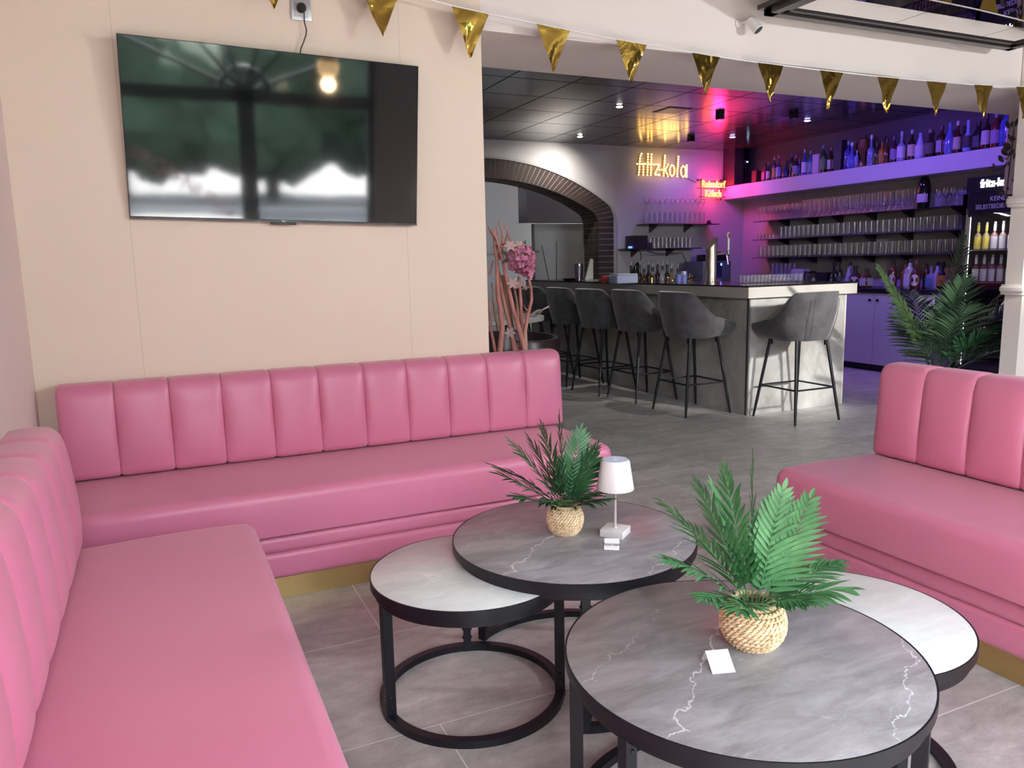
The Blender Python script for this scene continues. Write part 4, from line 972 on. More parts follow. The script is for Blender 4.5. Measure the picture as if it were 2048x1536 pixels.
# ---- shelves on the back wall
for k, (x0, x1, z) in enumerate(((6.01, 7.22, 1.775), (5.715, 6.92, 1.45))):
    t = thing('wall_shelf', ('short dark shelf with stacked glasses on the bar back wall', 'lower short dark shelf with black box on the bar back wall')[k], 'shelf', (x0, YE, z))
    MB().box(0, x1-x0, -.26, -.002, -.012, 0, .002, 1).build('board', cm((.035, .02, .025), .2), t)
    for x in (.22, .80):
        m = MB(); m.loft([[Vector((x+d, -.002, -.012)), Vector((x+d, -.20, -.012)), Vector((x+d, -.17, -.03)), Vector((x+d, -.002, -.11))] for d in (-.012, .012)]); m.build('bracket', cm((.07, .05, .06), .4), t, smooth=0)
for k in range(12):
    put(TUMB, 'tumbler', 'clear glass in the lower tier on the back wall shelf', 'lower tier glasses on the back wall shelf', 6.10+k*.084, YE-.13, 1.776)
    put(WINE, 'wine_glass', 'round wine glass in the upper tier above the back wall shelf', 'upper tier glasses on the back wall shelf', 6.10+k*.084, YE-.13, 1.933)
for k in range(11): put(TUMS, 'tumbler', 'low clear tumbler on the lower back wall shelf', 'low tumblers on the lower back wall shelf', 6.16+k*.066, YE-.13, 1.452)
for k in range(11): put(TUMS, 'tumbler', 'low clear tumbler stacked on a second tier, lower back wall shelf', 'second tier low tumblers', 6.16+k*.066, YE-.13, 1.524)
o = thing('rolled_coaster', 'dark object with pink glints at the right end of the glass shelf', 'ornament', (7.14, YE-.13, 1.776)); MB().lathe([(.001, 0), (.03, 0), (.035, .02), (.02, .05), (.001, .055)], 12).build('body', cm((.05, .02, .03), .2), o)
t = thing('amplifier_box', 'black box with cables on the left of the lower back wall shelf', 'speaker', (5.93, YE-.14, 1.4505))
MB().box(-.11, .11, -.10, .10, .001, .17, .004, 1).build('housing', cm((.03, .015, .02), .4), t); MB().box(.11, .20, -.08, .08, .001, .075, .003, 1).build('small_box', cm((.04, .03, .07), .4), t)
MB().box(-.15, -.115, -.06, -.02, .005, .03).build('blue_lamp', cm((.1, .1, .9), .3, 0, (.05, .1, 1), 3), t)
MB().tube([(-.02, -.08, .0), (.0, -.11, -.10), (.02, -.03, -.22), (-.04, -.03, -.32)], .006, 6).tube([(.1, -.11, -.04), (.3, -.05, -.075), (.72, -.04, -.07), (.80, -.03, -.2), (.88, -.03, -.42)], .006, 6).build('cable', BLACKP, t)
t = thing('cable_bundle', 'dark bundled cable hanging under the lower back wall shelf', 'cable', (5.98, YE-.03, 1.12))
MB().lathe([(.001, -.13), (.03, -.10), (.05, 0), (.045, .08), (.02, .15), (.001, .16)], 10).build('bundle', BLACKP, t).rotation_euler = (0, .35, 0)

# ================================================================ BACK COUNTER (right) and along the back wall
bc = thing('back_counter', 'white back counter with knobbed doors and dark worktop under the glass shelves', 'counter', (7.27, 5.42, 0))
MB().box(.02, .595, 0, 3.57, .075, .88).build('carcass', cm((.45, .43, .44), .5), bc)
MB().box(.06, .595, .005, 3.57, 0, .075).build('plinth', cm((.015, .012, .02), .5), bc)
MB().box(-.02, .597, -.02, 3.575, .885, .928, .003, 1).build('worktop', cm((.022, .014, .022), .25), bc)
DW = cm((.62, .60, .60), .4)
for a, b, kn in ((0.003, .30, .25), (.303, .73, .68), (.733, 1.16, .78), (1.163, 1.60, 1.55), (1.603, 2.04, 1.66), (2.043, 2.50, 2.45)):
    dr = MB().box(.0, .018, a, b-.003, .08, .875, .002, 1).build('door', DW, bc)
    kb = MB().lathe([(.006, 0), (.006, .012), (.015, .016), (.015, .024), (.001, .027)], 16).build('knob', cm((.03, .03, .03), .15, .5), dr, loc=(0, kn, .80)); kb.rotation_euler = (0, -PI/2, 0)
t = thing('back_wall_counter', 'low counter along the bar back wall carrying the coffee machine', 'counter', (5.75, 8.38, 0))
MB().box(0, 1.48, .02, .61, 0, .88).build('carcass', cm((.30, .28, .30), .6), t); MB().box(-.01, 1.49, 0, .61, .885, .92).build('worktop', cm((.03, .02, .03), .3), t)
t = thing('side_board', 'brown-grey boxed panel between the white doors and the fridge', 'panel', (7.27, 5.20, 0)); MB().box(0, .58, 0, .195, 0, .90).build('panel_body', cm((.22, .19, .20), .6), t)

LOW = [
 (1661, 'ball', .058, .30, (.03, .02, .015), None, (.02, .02, .02), 'round black flask bottle right of the kettle', 0, 0),
 (1670, 'std', .028, .19, (.06, .10, .04), (.35, .40, .30), (.04, .05, .03), 'small green bottle with pale label behind the bar end', 0, 0),
 (1676, 'tall', .034, .31, (.015, .02, .02), None, (.02, .02, .02), 'tallest black bottle behind the bar end', 0, 0),
 (1684, 'std', .034, .28, (.02, .03, .02), (.10, .10, .10), (.02, .02, .02), 'plain dark bottle left of the clear stoppered one', 0, 0),
 (1693, 'ball', .050, .29, (.35, .36, .42), None, (.02, .02, .03), 'clear bottle with round black stopper on the back counter', 0, 0),
 (1702, 'cone', .040, .23, (.50, .50, .66), None, (.5, .5, .6), 'pale cone flask on the back counter', 0, 0),
 (1716, 'flask', .068, .25, (.06, .03, .02), (.55, .52, .55), (.03, .02, .03), 'wide brown bottle with arched pale label and black cap', 0, 1),
 (1727, 'std', .040, .22, (.20, .07, .02), (.55, .50, .60), (.10, .06, .05), 'amber bottle with small white label', 1, 0),
 (1738, 'flask', .060, .22, (.10, .04, .03), (.50, .48, .50), (.05, .03, .03), 'broad brown bottle with wide white label left of the palm frond', 1, 0),
 (1779, 'slope', .040, .30, (.02, .025, .015), None, (.02, .02, .02), 'dark bottle just right of the leaning palm frond', 0, 0),
 (1790, 'std', .046, .31, (.12, .04, .02), (.62, .52, .58), (.03, .02, .02), 'brown bottle with oval white label right of the palm frond', 0, 1),
 (1803, 'flask', .044, .30, (.38, .20, .04), (.30, .17, .05), (.05, .04, .02), 'golden amber bottle on the back counter', 0, 0),
 (1813, 'tall', .036, .31, (.14, .03, .02), (.35, .05, .05), (.03, .02, .03), 'bottle with red label left of the tall white-labelled one', 0, 0),
 (1824, 'std', .048, .32, (.42, .42, .42), (.60, .58, .68), (.02, .02, .02), 'clear bottle with tall white label and black cap on the back counter', 1, 0),
 (1836, 'flask', .052, .31, (.10, .02, .02), (.60, .52, .56), (.12, .04, .05), 'dark red bottle with oval pale label', 0, 1),
 (1845, 'std', .034, .27, (.08, .02, .02), None, (.04, .02, .02), 'plain dark red bottle behind the oval-labelled one', 0, 0),
 (1855, 'flask', .050, .24, (.35, .40, .42), (.15, .40, .45), (.35, .32, .30), 'clear square bottle with teal label', 1, 0),
 (1867, 'slope', .042, .28, (.50, .50, .56), (.52, .46, .60), (.02, .02, .03), 'white-labelled slim bottle left of the orange-labelled one', 0, 0),
 (1877, 'flask', .052, .285, (.02, .02, .03), (.60, .28, .04), (.02, .02, .02), 'black bottle with bright orange label', 0, 0),
 (1893, 'std', .034, .20, (.16, .05, .05), (.50, .36, .50), (.10, .06, .08), 'little bottle with lilac label by the fridge', 0, 0)]
for px, kd, r, h, gc, lc, cc, lab, sq, ov in LOW:
    y = onx(px, 570, 7.50).y
    bottle(lab, (7.50+(.05 if px % 2 else -.05), y, .9285), r, h, kd, gc, lc, cc, (.10, .50), 'bottles on the back counter', bool(sq), oval=bool(ov))
carton('snack_box', 'violet and orange carton beside the fridge on the back counter', (7.62, 5.47, .9285), .16, .12, .22, (.40, .18, .06), (.22, .16, .30))
carton('white_carton', 'white upright carton left of the kettle on the back counter', (7.50, onx(1600, 560, 7.5).y, .9285), .12, .20, .21, (.55, .54, .66), None)
for k in range(6): bottle('clear carafe with white label in the row left of the white carton', (7.50, onx(1545+8.6*k, 560, 7.5).y, .9285), .038, .285, 'cone', (.26, .22, .30), (.48, .46, .60), (.35, .3, .35), (.08, .36), 'carafes left of the white carton')
t = thing('kettle', 'glass kettle with black handle on the back counter', 'kettle', (7.48, onx(1627, 560, 7.5).y, .9285))
MB().lathe([(.001, 0), (.07, 0), (.078, .01), (.076, .08), (.055, .16), (.05, .165)], 24, cap=False).build('glass_jug', glassy('kettle_glass', (.7, .68, .75), .7, .15), t)
MB().lathe([(.052, .160), (.054, .178), (.02, .19), (.001, .19)], 24).build('lid', BLACKP, t)
MB().tube([(-.01, .05, .17), (-.01, .10, .18), (-.01, .125, .14), (-.01, .125, .06), (-.01, .085, .02)], .011, 8).build('handle', BLACKP, t)
carton('black_box', 'low black box between kettle and dark bottles', (7.52, onx(1646, 560, 7.5).y, .9285), .12, .16, .17, (.02, .015, .025), None)
# coffee machine
t = thing('coffee_machine', 'grey and black coffee machine with blue lights in the bar corner', 'coffee machine', (6.95, 8.62, .921))
MB().box(-.26, .22, -.20, .22, 0, .34, .012, 2).build('housing', cm((.18, .20, .24), .4, .3), t)
MB().box(-.07, .22, -.12, .18, .34, .43, .006, 2).build('bean_hopper', BLACKP, t)
MB().box(-.10, .06, -.206, -.19, .12, .32).build('front_panel', cm((.02, .03, .10), .2), t)
MB().box(-.095, -.08, -.212, -.204, .28, .31).box(.035, .05, -.212, -.204, .28, .31).build('blue_light', cm((.1, .2, 1), .3, 0, (.1, .2, 1), 6), t)
MB().box(-.12, .2, -.24, -.2, .0, .03).build('drip_tray', STEEL, t); MB().box(-.06, .02, -.23, -.2, .07, .10).build('spout', CHROME, t)

# ================================================================ THINGS ON THE BAR
t = thing('beer_tap', 'slanted stainless steel beer tap column with white handle on the bar', 'beer tap', (4.64, 5.72, 1.0765))
m = MB(); n = 32
m.loft([[Vector((.052*math.cos(2*PI*k/n), .052*math.sin(2*PI*k/n), z+(sl*.052*math.cos(2*PI*k/n)))) for k in range(n)] for z, sl in ((0, 0), (.36, 1.0))]); m.build('column', STEEL, t, smooth=40)
m = MB(); m.loft([[Vector((.047*math.cos(2*PI*k/n), .047*math.sin(2*PI*k/n), .3615+z+.047*math.cos(2*PI*k/n))) for k in range(n)] for z in (0, .003)]); m.build('slanted_face', cm((.16, .12, .10), .3, .8), t)
MB().lathe([(.060, 0), (.060, .008), (.052, .012)], 32, cap=False).build('foot', STEEL, t)
MB().tube([(.05, -.0, .255), (.10, -.01, .258), (.17, -.02, .255), (.185, -.02, .25)], .009, 10).tube([(.06, 0, .275), (.10, -.005, .277)], .006, 8).build('faucet_arm', CHROME, t)
MB().tube([(.158, -.02, .25), (.166, -.022, .20), (.172, -.024, .165)], .006, 8).build('spout', CHROME, t)
MB().tube([(.178, -.02, .255), (.176, -.02, .30)], .006, 8).build('lever', CHROME, t)
h_ = MB().lathe([(.001, .29), (.010, .292), (.012, .31), (.009, .34), (.013, .375), (.010, .40), (.001, .402)], 16, (.176, -.02, 0)).build('tap_handle', LAMPW, t)
m = MB().lathe([(.001, -.006), (.024, -.006), (.027, 0), (.024, .006), (.001, .006)], 24).build('badge', LAMPW, h_, loc=(.176, -.022, .425)); m.rotation_euler = (PI/2, 0, rad(20)); m.scale = (1, 1.3, 1)
m = MB().lathe([(.017, .0065), (.017, .008), (.001, .008)], 20, cap=False).build('badge_emblem', cm((.35, .05, .03), .4), h_, loc=(.176, -.022, .425)); m.rotation_euler = (PI/2, 0, rad(20)); m.scale = (1, 1.3, 1)
for r_ in range(3):
    for k in range(12): put(SHOT, 'shot_glass', 'small shot glass, %s row of the block by the bar corner' % ('front', 'middle', 'rear')[r_], 'shot glasses, %s row' % ('front', 'middle', 'rear')[r_], 4.70+k*.0415, 5.30+r_*.045, 1.0765)
for k in range(3): put(TUMS, 'tumbler', 'low tumbler right of the shot glass block', 'low tumblers beside the shot glasses', 5.22+k*.06, 5.33, 1.0765)
t = thing('bar_mat', 'thin red and black bar mat under the shot glasses', 'mat', (4.93, 5.345, 1.0762)); MB().box(-.26, .26, -.08, .08, 0, .0004).build('mat_sheet', cm((.12, .02, .03), .8), t)
# pourer bottles in the speed rail
rr = random.Random(9)
for k, (px, top, gc, nm) in enumerate(((1262, 525, (.05, .02, .03), 'nearly black'), (1271, 534, (.30, .28, .30), 'clear'), (1279, 524, (.06, .04, .03), 'dark'), (1288, 531, (.10, .05, .02), 'brown'), (1297, 523, (.02, .02, .03), 'black'), (1305, 528, (.30, .26, .22), 'cloudy'), (1315, 522, (.05, .02, .04), 'plum'), (1325, 525, (.28, .26, .28), 'grey'), (1334, 522, (.03, .03, .03), 'charcoal'), (1343, 530, (.16, .09, .04), 'tan'), (1356, 530, (.04, .02, .02), 'maroon'))):
    b = onx(px, 560, 5.07 if k % 2 else 5.16); x, y = b.x, b.y
    ht = max(.2, ony(px, top, y).z-.895-.03)
    t = bottle('%s spirit bottle with metal pourer, %s in the row on the bar' % (nm, ('first', 'second', 'third', 'fourth', 'fifth', 'sixth', 'seventh', 'eighth', 'ninth', 'tenth', 'eleventh')[k]), (x, y, .8905), .036, ht, 'std', gc, (.30, .25, .30) if k % 3 == 0 else None, (.03, .03, .03), (.2, .45), 'pourer bottles behind the bar')
    MB().tube([(0, 0, ht), (0, 0, ht+.02), (.006, 0, ht+.05)], .004, 6).build('pourer', CHROME, t)
def simple(name, label, cat, loc, parts):
    t = thing(name, label, cat, loc)
    for nm, m, mt in parts: m.build(nm, mt, t)
    return t
def P(px, py, Y): return ony(px, py, Y)
p = ony(1252, 560, 6.45)
simple('napkin_box', 'pale blue plastic box on the bar left of the pourer bottles', 'box', (p.x-.02, 6.45, 1.0765), [('box_body', MB().box(-.13, .11, -.08, .08, 0, .085, .012, 3), cm((.40, .44, .62), .4)), ('lid_rim', MB().box(-.125, .105, -.075, .075, .085, .093, .003, 2), cm((.55, .58, .70), .4))])
p = ony(1222, 560, 6.8)
simple('candle_holder', 'small green candle glass on the bar', 'candle holder', (p.x+.0, 6.8, 1.0765), [('cup', MB().lathe([(.001, 0), (.03, 0), (.038, .06), (.035, .06), (.028, .008), (.001, .008)], 18, cap=False), cm((.03, .30, .18), .3))])
p = ony(1213, 560, 6.8)
simple('candle_holder', 'small red candle glass on the bar', 'candle holder', (p.x-.01, 6.83, 1.0765), [('cup', MB().lathe([(.001, 0), (.03, 0), (.036, .075), (.033, .075), (.028, .008), (.001, .008)], 18, cap=False), cm((.50, .05, .06), .3))])
for k, (w__, z) in enumerate(((.30, 0), (.26, .03))):
    simple('tray', ('lower', 'upper')[k]+' cream tray stacked on the bar under the arch corner', 'tray', (4.66, 7.35, 1.0765+z), [('tray_body', MB().box(-w__/2, w__/2, -.12, .12, 0, .028, .006, 2), cm((.42, .36, .26), .5))])
simple('serving_tray', 'black round serving tray lying on the far bar', 'tray', (4.66, 8.2, 1.0765), [('tray_plate', MB().lathe([(.001, 0), (.18, 0), (.20, .02), (.195, .02), (.175, .006), (.001, .006)], 32, cap=False), cm((.02, .02, .02), .2))])
p = ony(1178, 560, 7.75)
simple('menu_stand', 'wedge-shaped white menu stand on the far bar', 'menu', (p.x, 7.75, 1.0765), [('board', MB().loft([[Vector((-.06, y, 0)), Vector((.05, y, 0)), Vector((.05, y, .24)), Vector((.02, y, .25))] for y in (-.01, .01)]), cm((.55, .54, .48), .6)), ('base', MB().box(-.07, .10, -.05, .05, 0, .012), cm((.5, .5, .48), .5))])
p = ony(1158, 560, 7.9)
simple('drinking_jug', 'pale translucent jug left of the menu stand', 'jug', (p.x, 7.9, 1.0765), [('jug_body', MB().lathe([(.001, 0), (.045, 0), (.055, .15), (.05, .2), (.047, .2), (.045, .01), (.001, .008)], 20, cap=False), glassy('jug_glass', (.7, .68, .75), .7, .2))])
for k, (px, lean) in enumerate(((1098, -.09), (1113, .01))):
    p = ony(px, 560, 8.45); simple('thin_stick', ('leaning', 'upright')[k]+' thin dark stick standing at the far bar end', 'stick', (p.x, 8.45, 1.0765), [('stick', MB().tube([(0, 0, 0), (lean, 0, .42 if k == 0 else .46)], .006, 6), BLACKP)])
p = onx(1372, 560, 5.14)
simple('utensil_pot', 'dark pot of wooden utensils right of the pourer bottles', 'utensil pot', (5.14, p.y, .8905), [('pot', MB().lathe([(.001, 0), (.05, 0), (.06, .16), (.055, .16), (.045, .01), (.001, .01)], 20, cap=False), cm((.05, .03, .03), .4)), ('spoons', MB().tube([(0, 0, .05), (.05, 0, .25)], .008, 6).tube([(0, 0, .05), (-.04, .02, .26)], .008, 6).tube([(0, 0, .05), (.09, .01, .23)], .008, 6), cm((.30, .16, .08), .6))])
p = ony(1303, 560, 6.35)
simple('cocktail_shaker', 'small shiny brass shaker on the bar before the bottles', 'shaker', (p.x, 6.35, 1.0765), [('cup', MB().lathe([(.001, 0), (.022, 0), (.026, .05), (.016, .065), (.020, .085), (.001, .095)], 20), cm((.7, .55, .25), .15, 1))])
p = ony(1330, 560, 6.45)
simple('blue_cup', 'short blue cup right of the brass shaker', 'cup', (4.78, 6.40, 1.0765), [('cup', MB().lathe([(.001, 0), (.03, 0), (.035, .07), (.031, .07), (.027, .008), (.001, .008)], 18, cap=False), cm((.16, .18, .50), .3))])
simple('blue_jar', 'blue lidded jar beside the short blue cup', 'jar', (4.87, 6.43, 1.0765), [('jar_body', MB().lathe([(.001, 0), (.035, 0), (.037, .06), (.03, .07)], 18), cm((.14, .16, .42), .3)), ('lid', MB().lathe([(.032, .07), (.030, .10), (.001, .102)], 18), cm((.3, .32, .5), .3))])
simple('gold_ladle', 'curved brass ice scoop left of the beer tap', 'scoop', (4.78, 6.0, 1.0765), [('scoop', MB().loft([[Vector((x, .05*math.cos(a), .0+.02+.09*s+.05*abs(math.sin(a))*.5)) for a in (-1.2, -.6, 0, .6, 1.2)] for x, s in ((-.16, 0), (-.05, .3), (.02, .9))], closed=False, cap=False), cm((.55, .42, .20), .25, 1))])

# ================================================================ FRIDGE
t = thing('bottle_fridge', 'tall black glass-door bottle fridge with lit header beside the palm', 'fridge', (7.20, 4.50, 0))
BK = cm((.014, .012, .016), .3)
fb = MB(); fb.box(.06, .66, 0, .03, 0, 1.86).box(.06, .66, .60, .63, 0, 1.86).box(.06, .66, 0, .63, 0, .12).box(.06, .66, 0, .63, 1.68, 1.86).box(.64, .66, 0, .63, 0, 1.86)
fb.build('cabinet', BK, t, smooth=0)
dr = MB().box(0, .05, 0, .045, .12, 1.86).box(0, .05, .585, .63, .12, 1.86).box(0, .05, 0, .63, .12, .18).box(0, .05, 0, .63, 1.66, 1.86).build('door', BK, t, smooth=0)
MB().box(.02, .026, .045, .585, .18, 1.66).build('door_glass', glassy('fridge_glass', (.85, .85, .9), .5, .05), dr)
MB().box(-.012, .0, .575, .583, .2, 1.72).build('handle', CHROME, dr)
MB().box(.0, .06, .05, .60, 1.865, 2.01).box(.06, .4, .05, .60, 1.865, 2.01).build('header_box', BK, t, smooth=0)
text('header_lettering', 'fritz-kola', .105, SIGNW, t, (-.004, .31, 1.94), (PI/2, 0, -PI/2), .003, bevel=.002, sx=.80)
text('door_lettering', 'KEINE', .060, cm((.60, .60, .62), .5), t, (-.002, .285, 1.795), (PI/2, 0, -PI/2), .001, sx=.95)
text('door_lettering', 'SELBSTBEDIENUNG', .060, cm((.60, .60, .62), .5), t, (-.002, .285, 1.725), (PI/2, 0, -PI/2), .001, sx=.82)
MB().box(.05, .055, .572, .578, .2, 1.64).build('light_strip', cm((1, 1, 1), .4, 0, (1, .98, .92), 2), t)
for k, z in enumerate((.30, .66, 1.015, 1.325)):
    MB().box(.07, .63, .03, .60, z-.008, z).build('fridge_shelf', cm((.35, .35, .36), .3, .5), t)
fg = 'bottles in the fridge'
for row, (z, items) in enumerate(((1.3255, (('yellow', (.75, .62, .08), (.35, .28, .12)), ('yellow', (.70, .58, .10), (.30, .24, .10)), ('white', W_, (.25, .12, .08)), ('white', W_, (.30, .22, .18)), ('white', W_, (.28, .20, .12)), ('cream', (.7, .6, .4), (.28, .20, .12)))), (1.0155, (('white', W_, (.22, .03, .05)), ('white', W_, (.22, .03, .05)), ('white', W_, (.22, .03, .05)), ('white', W_, (.25, .1, .06)), ('cream', (.72, .64, .4), (.25, .1, .06)), ('cream', (.72, .64, .4), (.25, .1, .06)))))):
    for k, (cn, lc, gc) in enumerate(items):
        bt = bottle('bottle with %s label on the %s fridge shelf, %s from the left' % (cn, ('upper', 'lower')[row], ('first', 'second', 'third', 'fourth', 'fifth', 'sixth')[k]), (7.32, 5.035-k*.082, z), .031, .262, 'tall', gc, lc, (.4, .36, .3), (.04, .48), fg)
        MB().lathe([(.0125, .175), (.0125, .235)], 14, cap=False).build('neck_label', cm(lc, .6), bt)
light('fridge_light', 'AREA', (7.275, 4.8, 1.674), 5, (1, .97, .9), (7.40, 4.8, .9), shape='RECTANGLE', size=.03, size_y=.45)

# ================================================================ PINK BRANCHES
t = thing('branch_arrangement', 'tall bundle of pink painted branches with flowers behind the long sofa', 'branches', (1.9, 4.62, 0))
def bp(x, y, Y=4.62): return ony(950+x/5.297, 430+y/5.297, Y)-Vector((1.9, 4.62, 0))
PBR = mat('pink_bark', (.60, .24, .20), .7); v = coords(PBR, (1, 1, .25)); setc(PBR, ramp(PBR, noise(PBR, v, 18, 4), [(.30, (.34, .15, .11)), (.5, (.62, .24, .21)), (.75, (.60, .38, .26))]))
PBR2 = mat('brown_bark', (.30, .15, .11), .8); v = coords(PBR2, (1, 1, .25)); setc(PBR2, ramp(PBR2, noise(PBR2, v, 22, 4), [(.30, (.16, .09, .06)), (.7, (.40, .22, .16))]))
BR = [([(250, 1600), (262, 1460), (290, 1200), (268, 1000), (245, 860), (238, 680), (232, 480), (205, 300), (205, 160)], 25, 9, 0, .0),
 ([(600, 1600), (530, 1430), (470, 1220), (400, 980), (360, 800), (325, 640), (300, 500), (260, 350), (230, 250), (175, 155)], 22, 8, 0, -.05),
 ([(560, 1600), (535, 1430), (530, 1230), (560, 1060), (600, 900), (595, 780), (565, 660), (575, 560)], 20, 7, 0, .0),
 ([(450, 1600), (430, 1440), (375, 1200), (310, 930), (275, 760), (255, 600)], 20, 10, 0, .05),
 ([(480, 1500), (495, 1230), (490, 1000), (475, 800), (465, 650)], 20, 10, 0, .06),
 ([(250, 1560), (215, 1440), (175, 1250), (160, 1100), (150, 900)], 16, 7, 0, .03),
 ([(240, 480), (275, 380), (300, 240), (275, 140), (250, 70)], 11, 4, 0, .0),
 ([(250, 470), (300, 330), (345, 200), (340, 150), (305, 115)], 10, 4, 0, .02),
 ([(345, 200), (375, 260), (398, 300)], 6, 3, 0, .0),
 ([(235, 600), (230, 420), (240, 250), (235, 130)], 9, 4, 0, .04),
 ([(340, 440), (290, 370), (225, 270), (160, 180), (145, 120)], 9, 4, 0, -.03),
 ([(250, 1230), (215, 1050), (195, 900), (190, 780), (178, 720)], 11, 7, 1, -.02),
 ([(460, 1250), (455, 1050), (440, 900), (420, 800), (395, 740)], 12, 8, 1, .02),
 ([(420, 1440), (385, 1180), (330, 900), (280, 640)], 26, 20, 1, .09),
 ([(150, 640), (175, 540), (195, 480)], 8, 5, 0, .05), ([(550, 1010), (530, 985), (515, 955)], 6, 3, 0, 0), ([(440, 1530), (410, 1400), (385, 1230)], 18, 14, 0, .03)]
for pts, r0_, r1_, dk, dy in BR:
    V = [bp(x, y, 4.62+dy) for x, y in pts]; n = len(V); k_ = 7.4/1540/5.297
    if pts[0][1] > 1380: V.insert(0, Vector((V[0].x*.35+.0, V[0].y*.5, .12))); n += 1
    MB().tube(V, [(r0_+(r1_-r0_)*i/(n-1))*k_ for i in range(n)], 9).build('branch', PBR2 if dk else PBR, t, smooth=60)
MB().lathe([(.001, 0), (.12, 0), (.15, .06), (.16, .30), (.13, .52), (.11, .56), (.10, .56), (.12, .3), (.001, .05)], 32).build('floor_vase', cm((.25, .22, .20), .5), t)
def petals(m, c, R, n, size, rnd_, squash=1):
    for k in range(n):
        d = Vector((rnd_.gauss(0, 1), rnd_.gauss(0, 1), rnd_.gauss(0, 1))).normalized(); p = c+Vector((d.x*R, d.y*R, d.z*R*squash))*rnd_.uniform(.82, 1.05)
        q_ = (d+Vector((rnd_.uniform(-.5, .5), rnd_.uniform(-.5, .5), rnd_.uniform(-.5, .5)))).normalized().to_track_quat('Z', 'Y').to_matrix().to_4x4(); M_ = Matrix.Translation(p) @ q_ @ Matrix.Rotation(rnd_.uniform(0, 6), 4, 'Z')
        for j in range(4):
            a = j*PI/2; s_ = size*rnd_.uniform(.85, 1.15); ca, sa = math.cos(a), math.sin(a)
            pts = [(0, 0, 0), (.5, .42, .18), (1, .35, .30), (1.05, 0, .34), (1, -.35, .30), (.5, -.42, .18)]
            m.bm.faces.new([m.bm.verts.new(M_ @ Vector(((x*ca-y*sa)*s_, (x*sa+y*ca)*s_, z*s_))) for x, y, z in pts])
rr = random.Random(4)
HY = mat('pink_petals', (.70, .20, .36), .6); v = coords(HY); setc(HY, ramp(HY, noise(HY, v, 40, 2), [(.3, (.52, .11, .24)), (.7, (.80, .34, .48))]))
m = MB(); petals(m, bp(490, 470, 4.52), .088, 150, .019, rr); m.build('hydrangea_bloom', HY, t, smooth=0)
m = MB(); petals(m, bp(560, 600, 4.50), .035, 30, .018, rr); m.build('hydrangea_bloom', HY, t, smooth=0)
LY = cm((.62, .42, .38), .6); LYD = cm((.45, .28, .26), .6)
def lily(cx, cy, s_, mt, k=6, dirv=(0, -1, 0)):
    m = MB(); c = bp(cx, cy, 4.50); q_ = Vector(dirv).normalized().to_track_quat('Z', 'Y').to_matrix().to_4x4()
    for j in range(k):
        M_ = Matrix.Translation(c) @ q_ @ Matrix.Rotation(2*PI*j/k, 4, 'Z')
        A = [[M_ @ Vector((s_*u, s_*wd*.3*sg, s_*(.5*u-.4*u*u))) for sg in (-1, 0, 1)] for u, wd in ((0, .1), (.3, .7), (.6, .8), (.85, .4), (1, .02))]
        m.loft(A, closed=False, cap=False)
    m.build('lily', mt, t, smooth=60)
lily(375, 330, .045, LY, 6, (-.3, -1, .6)); lily(480, 320, .040, LY, 6, (.2, -1, .8)); lily(400, 720, .042, LY, 6, (-.4, -1, -.4)); lily(470, 730, .040, LYD, 6, (.3, -1, -.6)); lily(540, 760, .045, LYD, 5, (0, -.5, -1)); lily(370, 1250, .040, cm((.40, .30, .30), .6), 6, (-.5, -1, .2))
m = MB()
for x, y, dx, dz in ((325, 330, -.5, .3), (340, 400, -.9, .1), (615, 400, .9, .3), (520, 335, .1, .8), (345, 470, -.8, -.3)): leaflet(m, bp(x, y, 4.53), Vector((dx, -.2, dz)), Vector((0, 0, 1)) if abs(dx) > .5 else Vector((1, 0, 0)), .05, .012)
m.build('green_leaf', cm((.05, .08, .05), .6), t)

# ================================================================ ROUND TABLE, TUB CHAIR
t = thing('bistro_table', 'white round table beyond the pink branches', 'table', (3.09, 7.45, 0))
MB().lathe([(.001, 0), (.62, 0), (.63, .005), (.63, .045), (.62, .05), (.001, .05)], 64).build('tabletop', cm((.62, .60, .57), .4), t, loc=(0, 0, .70))
MB().lathe([(.26, 0), (.26, .02), (.04, .03), (.035, .70)], 24, cap=False).build('pedestal', BLACK, t)
t = thing('ribbon_bow', 'white ribbon bow lying on the white round table', 'bow', (3.42, 7.02, .7505))
for sx_, ang in ((-1, .1), (1, .5)):
    A = []
    for k in range(11):
        a = -PI+2*PI*k/10; A.append([Vector((sx_*(.07+.065*math.cos(a)), d_, .025+.022*math.sin(a)+.03*max(0, sx_)*math.cos(a)+.012)) for d_ in (-.03, .03)])
    MB().loft(A, closed=False, cap=False).build('loop', cm((.68, .62, .58), .6), t)
MB().poly([(.02, 0, .02), (.20, -.03, .09), (.22, 0, .11), (.05, .02, .03)], .002, (0, 0, 1)).build('tail', cm((.68, .62, .58), .6), t)
DL = cm((.035, .018, .022), .32)
tubs = []
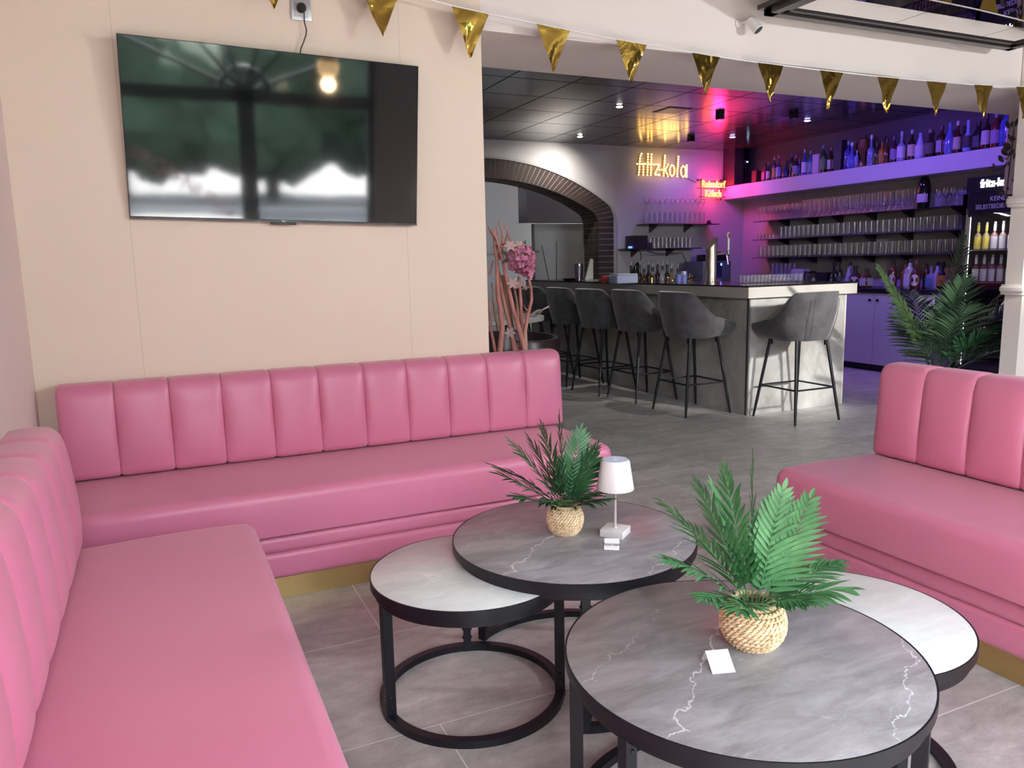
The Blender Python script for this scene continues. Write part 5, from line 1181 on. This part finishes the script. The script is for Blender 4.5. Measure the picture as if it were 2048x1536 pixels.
def tub(label, x, y, rz):
    if not tubs:
        t = thing('tub_chair', label, 'armchair', (x, y, 0), rz, 'dark leather tub chairs')
        n = 36; rings = []
        for k in range(n+1):
            a = rad(-60)+rad(300)*k/n+rad(0); top = .72-.02*math.cos(a*1); ring = []
            for r_, z in ((.30, .10), (.33, .40), (.335, top-.02), (.325, top), (.29, top), (.275, top-.03), (.27, .42), (.26, .12)): ring.append(Vector((r_*math.cos(a), r_*math.sin(a), z)))
            rings.append(ring)
        MB().loft(rings).build('tub_back', DL, t, smooth=50)
        MB().lathe([(.001, .30), (.26, .30), (.28, .34), (.27, .43), (.24, .45), (.001, .455)], 32).build('seat', DL, t)
        for a in (45, 135, 225, 315): MB().tube([(.22*math.cos(rad(a)), .22*math.sin(rad(a)), .12), (.24*math.cos(rad(a)), .24*math.sin(rad(a)), 0)], [.018, .012], 8).build('leg', BLACKP, t)
        tubs.append(t); return t
    o = copy_tree(tubs[0]); o.location = (x, y, 0); o.rotation_euler = (0, 0, rz); o['label'] = label; return o
tub('dark leather tub chair half hidden by the long sofa, right of the branches', 2.62, 5.60, rad(-60))
tub('dark leather tub chair behind the pink branches, left of the other', 1.92, 5.98, rad(-90))

# ================================================================ LARGE PALM
random.seed(21)
t = thing('potted_palm_tree', 'large dark green potted palm between the right sofa and the fridge', 'potted plant', (5.72, 4.20, 0))
MB().lathe([(.001, 0), (.15, 0), (.20, .34), (.205, .36), (.185, .36), (.18, .30), (.001, .30)], 32).build('planter', cm((.02, .02, .022), .4), t)
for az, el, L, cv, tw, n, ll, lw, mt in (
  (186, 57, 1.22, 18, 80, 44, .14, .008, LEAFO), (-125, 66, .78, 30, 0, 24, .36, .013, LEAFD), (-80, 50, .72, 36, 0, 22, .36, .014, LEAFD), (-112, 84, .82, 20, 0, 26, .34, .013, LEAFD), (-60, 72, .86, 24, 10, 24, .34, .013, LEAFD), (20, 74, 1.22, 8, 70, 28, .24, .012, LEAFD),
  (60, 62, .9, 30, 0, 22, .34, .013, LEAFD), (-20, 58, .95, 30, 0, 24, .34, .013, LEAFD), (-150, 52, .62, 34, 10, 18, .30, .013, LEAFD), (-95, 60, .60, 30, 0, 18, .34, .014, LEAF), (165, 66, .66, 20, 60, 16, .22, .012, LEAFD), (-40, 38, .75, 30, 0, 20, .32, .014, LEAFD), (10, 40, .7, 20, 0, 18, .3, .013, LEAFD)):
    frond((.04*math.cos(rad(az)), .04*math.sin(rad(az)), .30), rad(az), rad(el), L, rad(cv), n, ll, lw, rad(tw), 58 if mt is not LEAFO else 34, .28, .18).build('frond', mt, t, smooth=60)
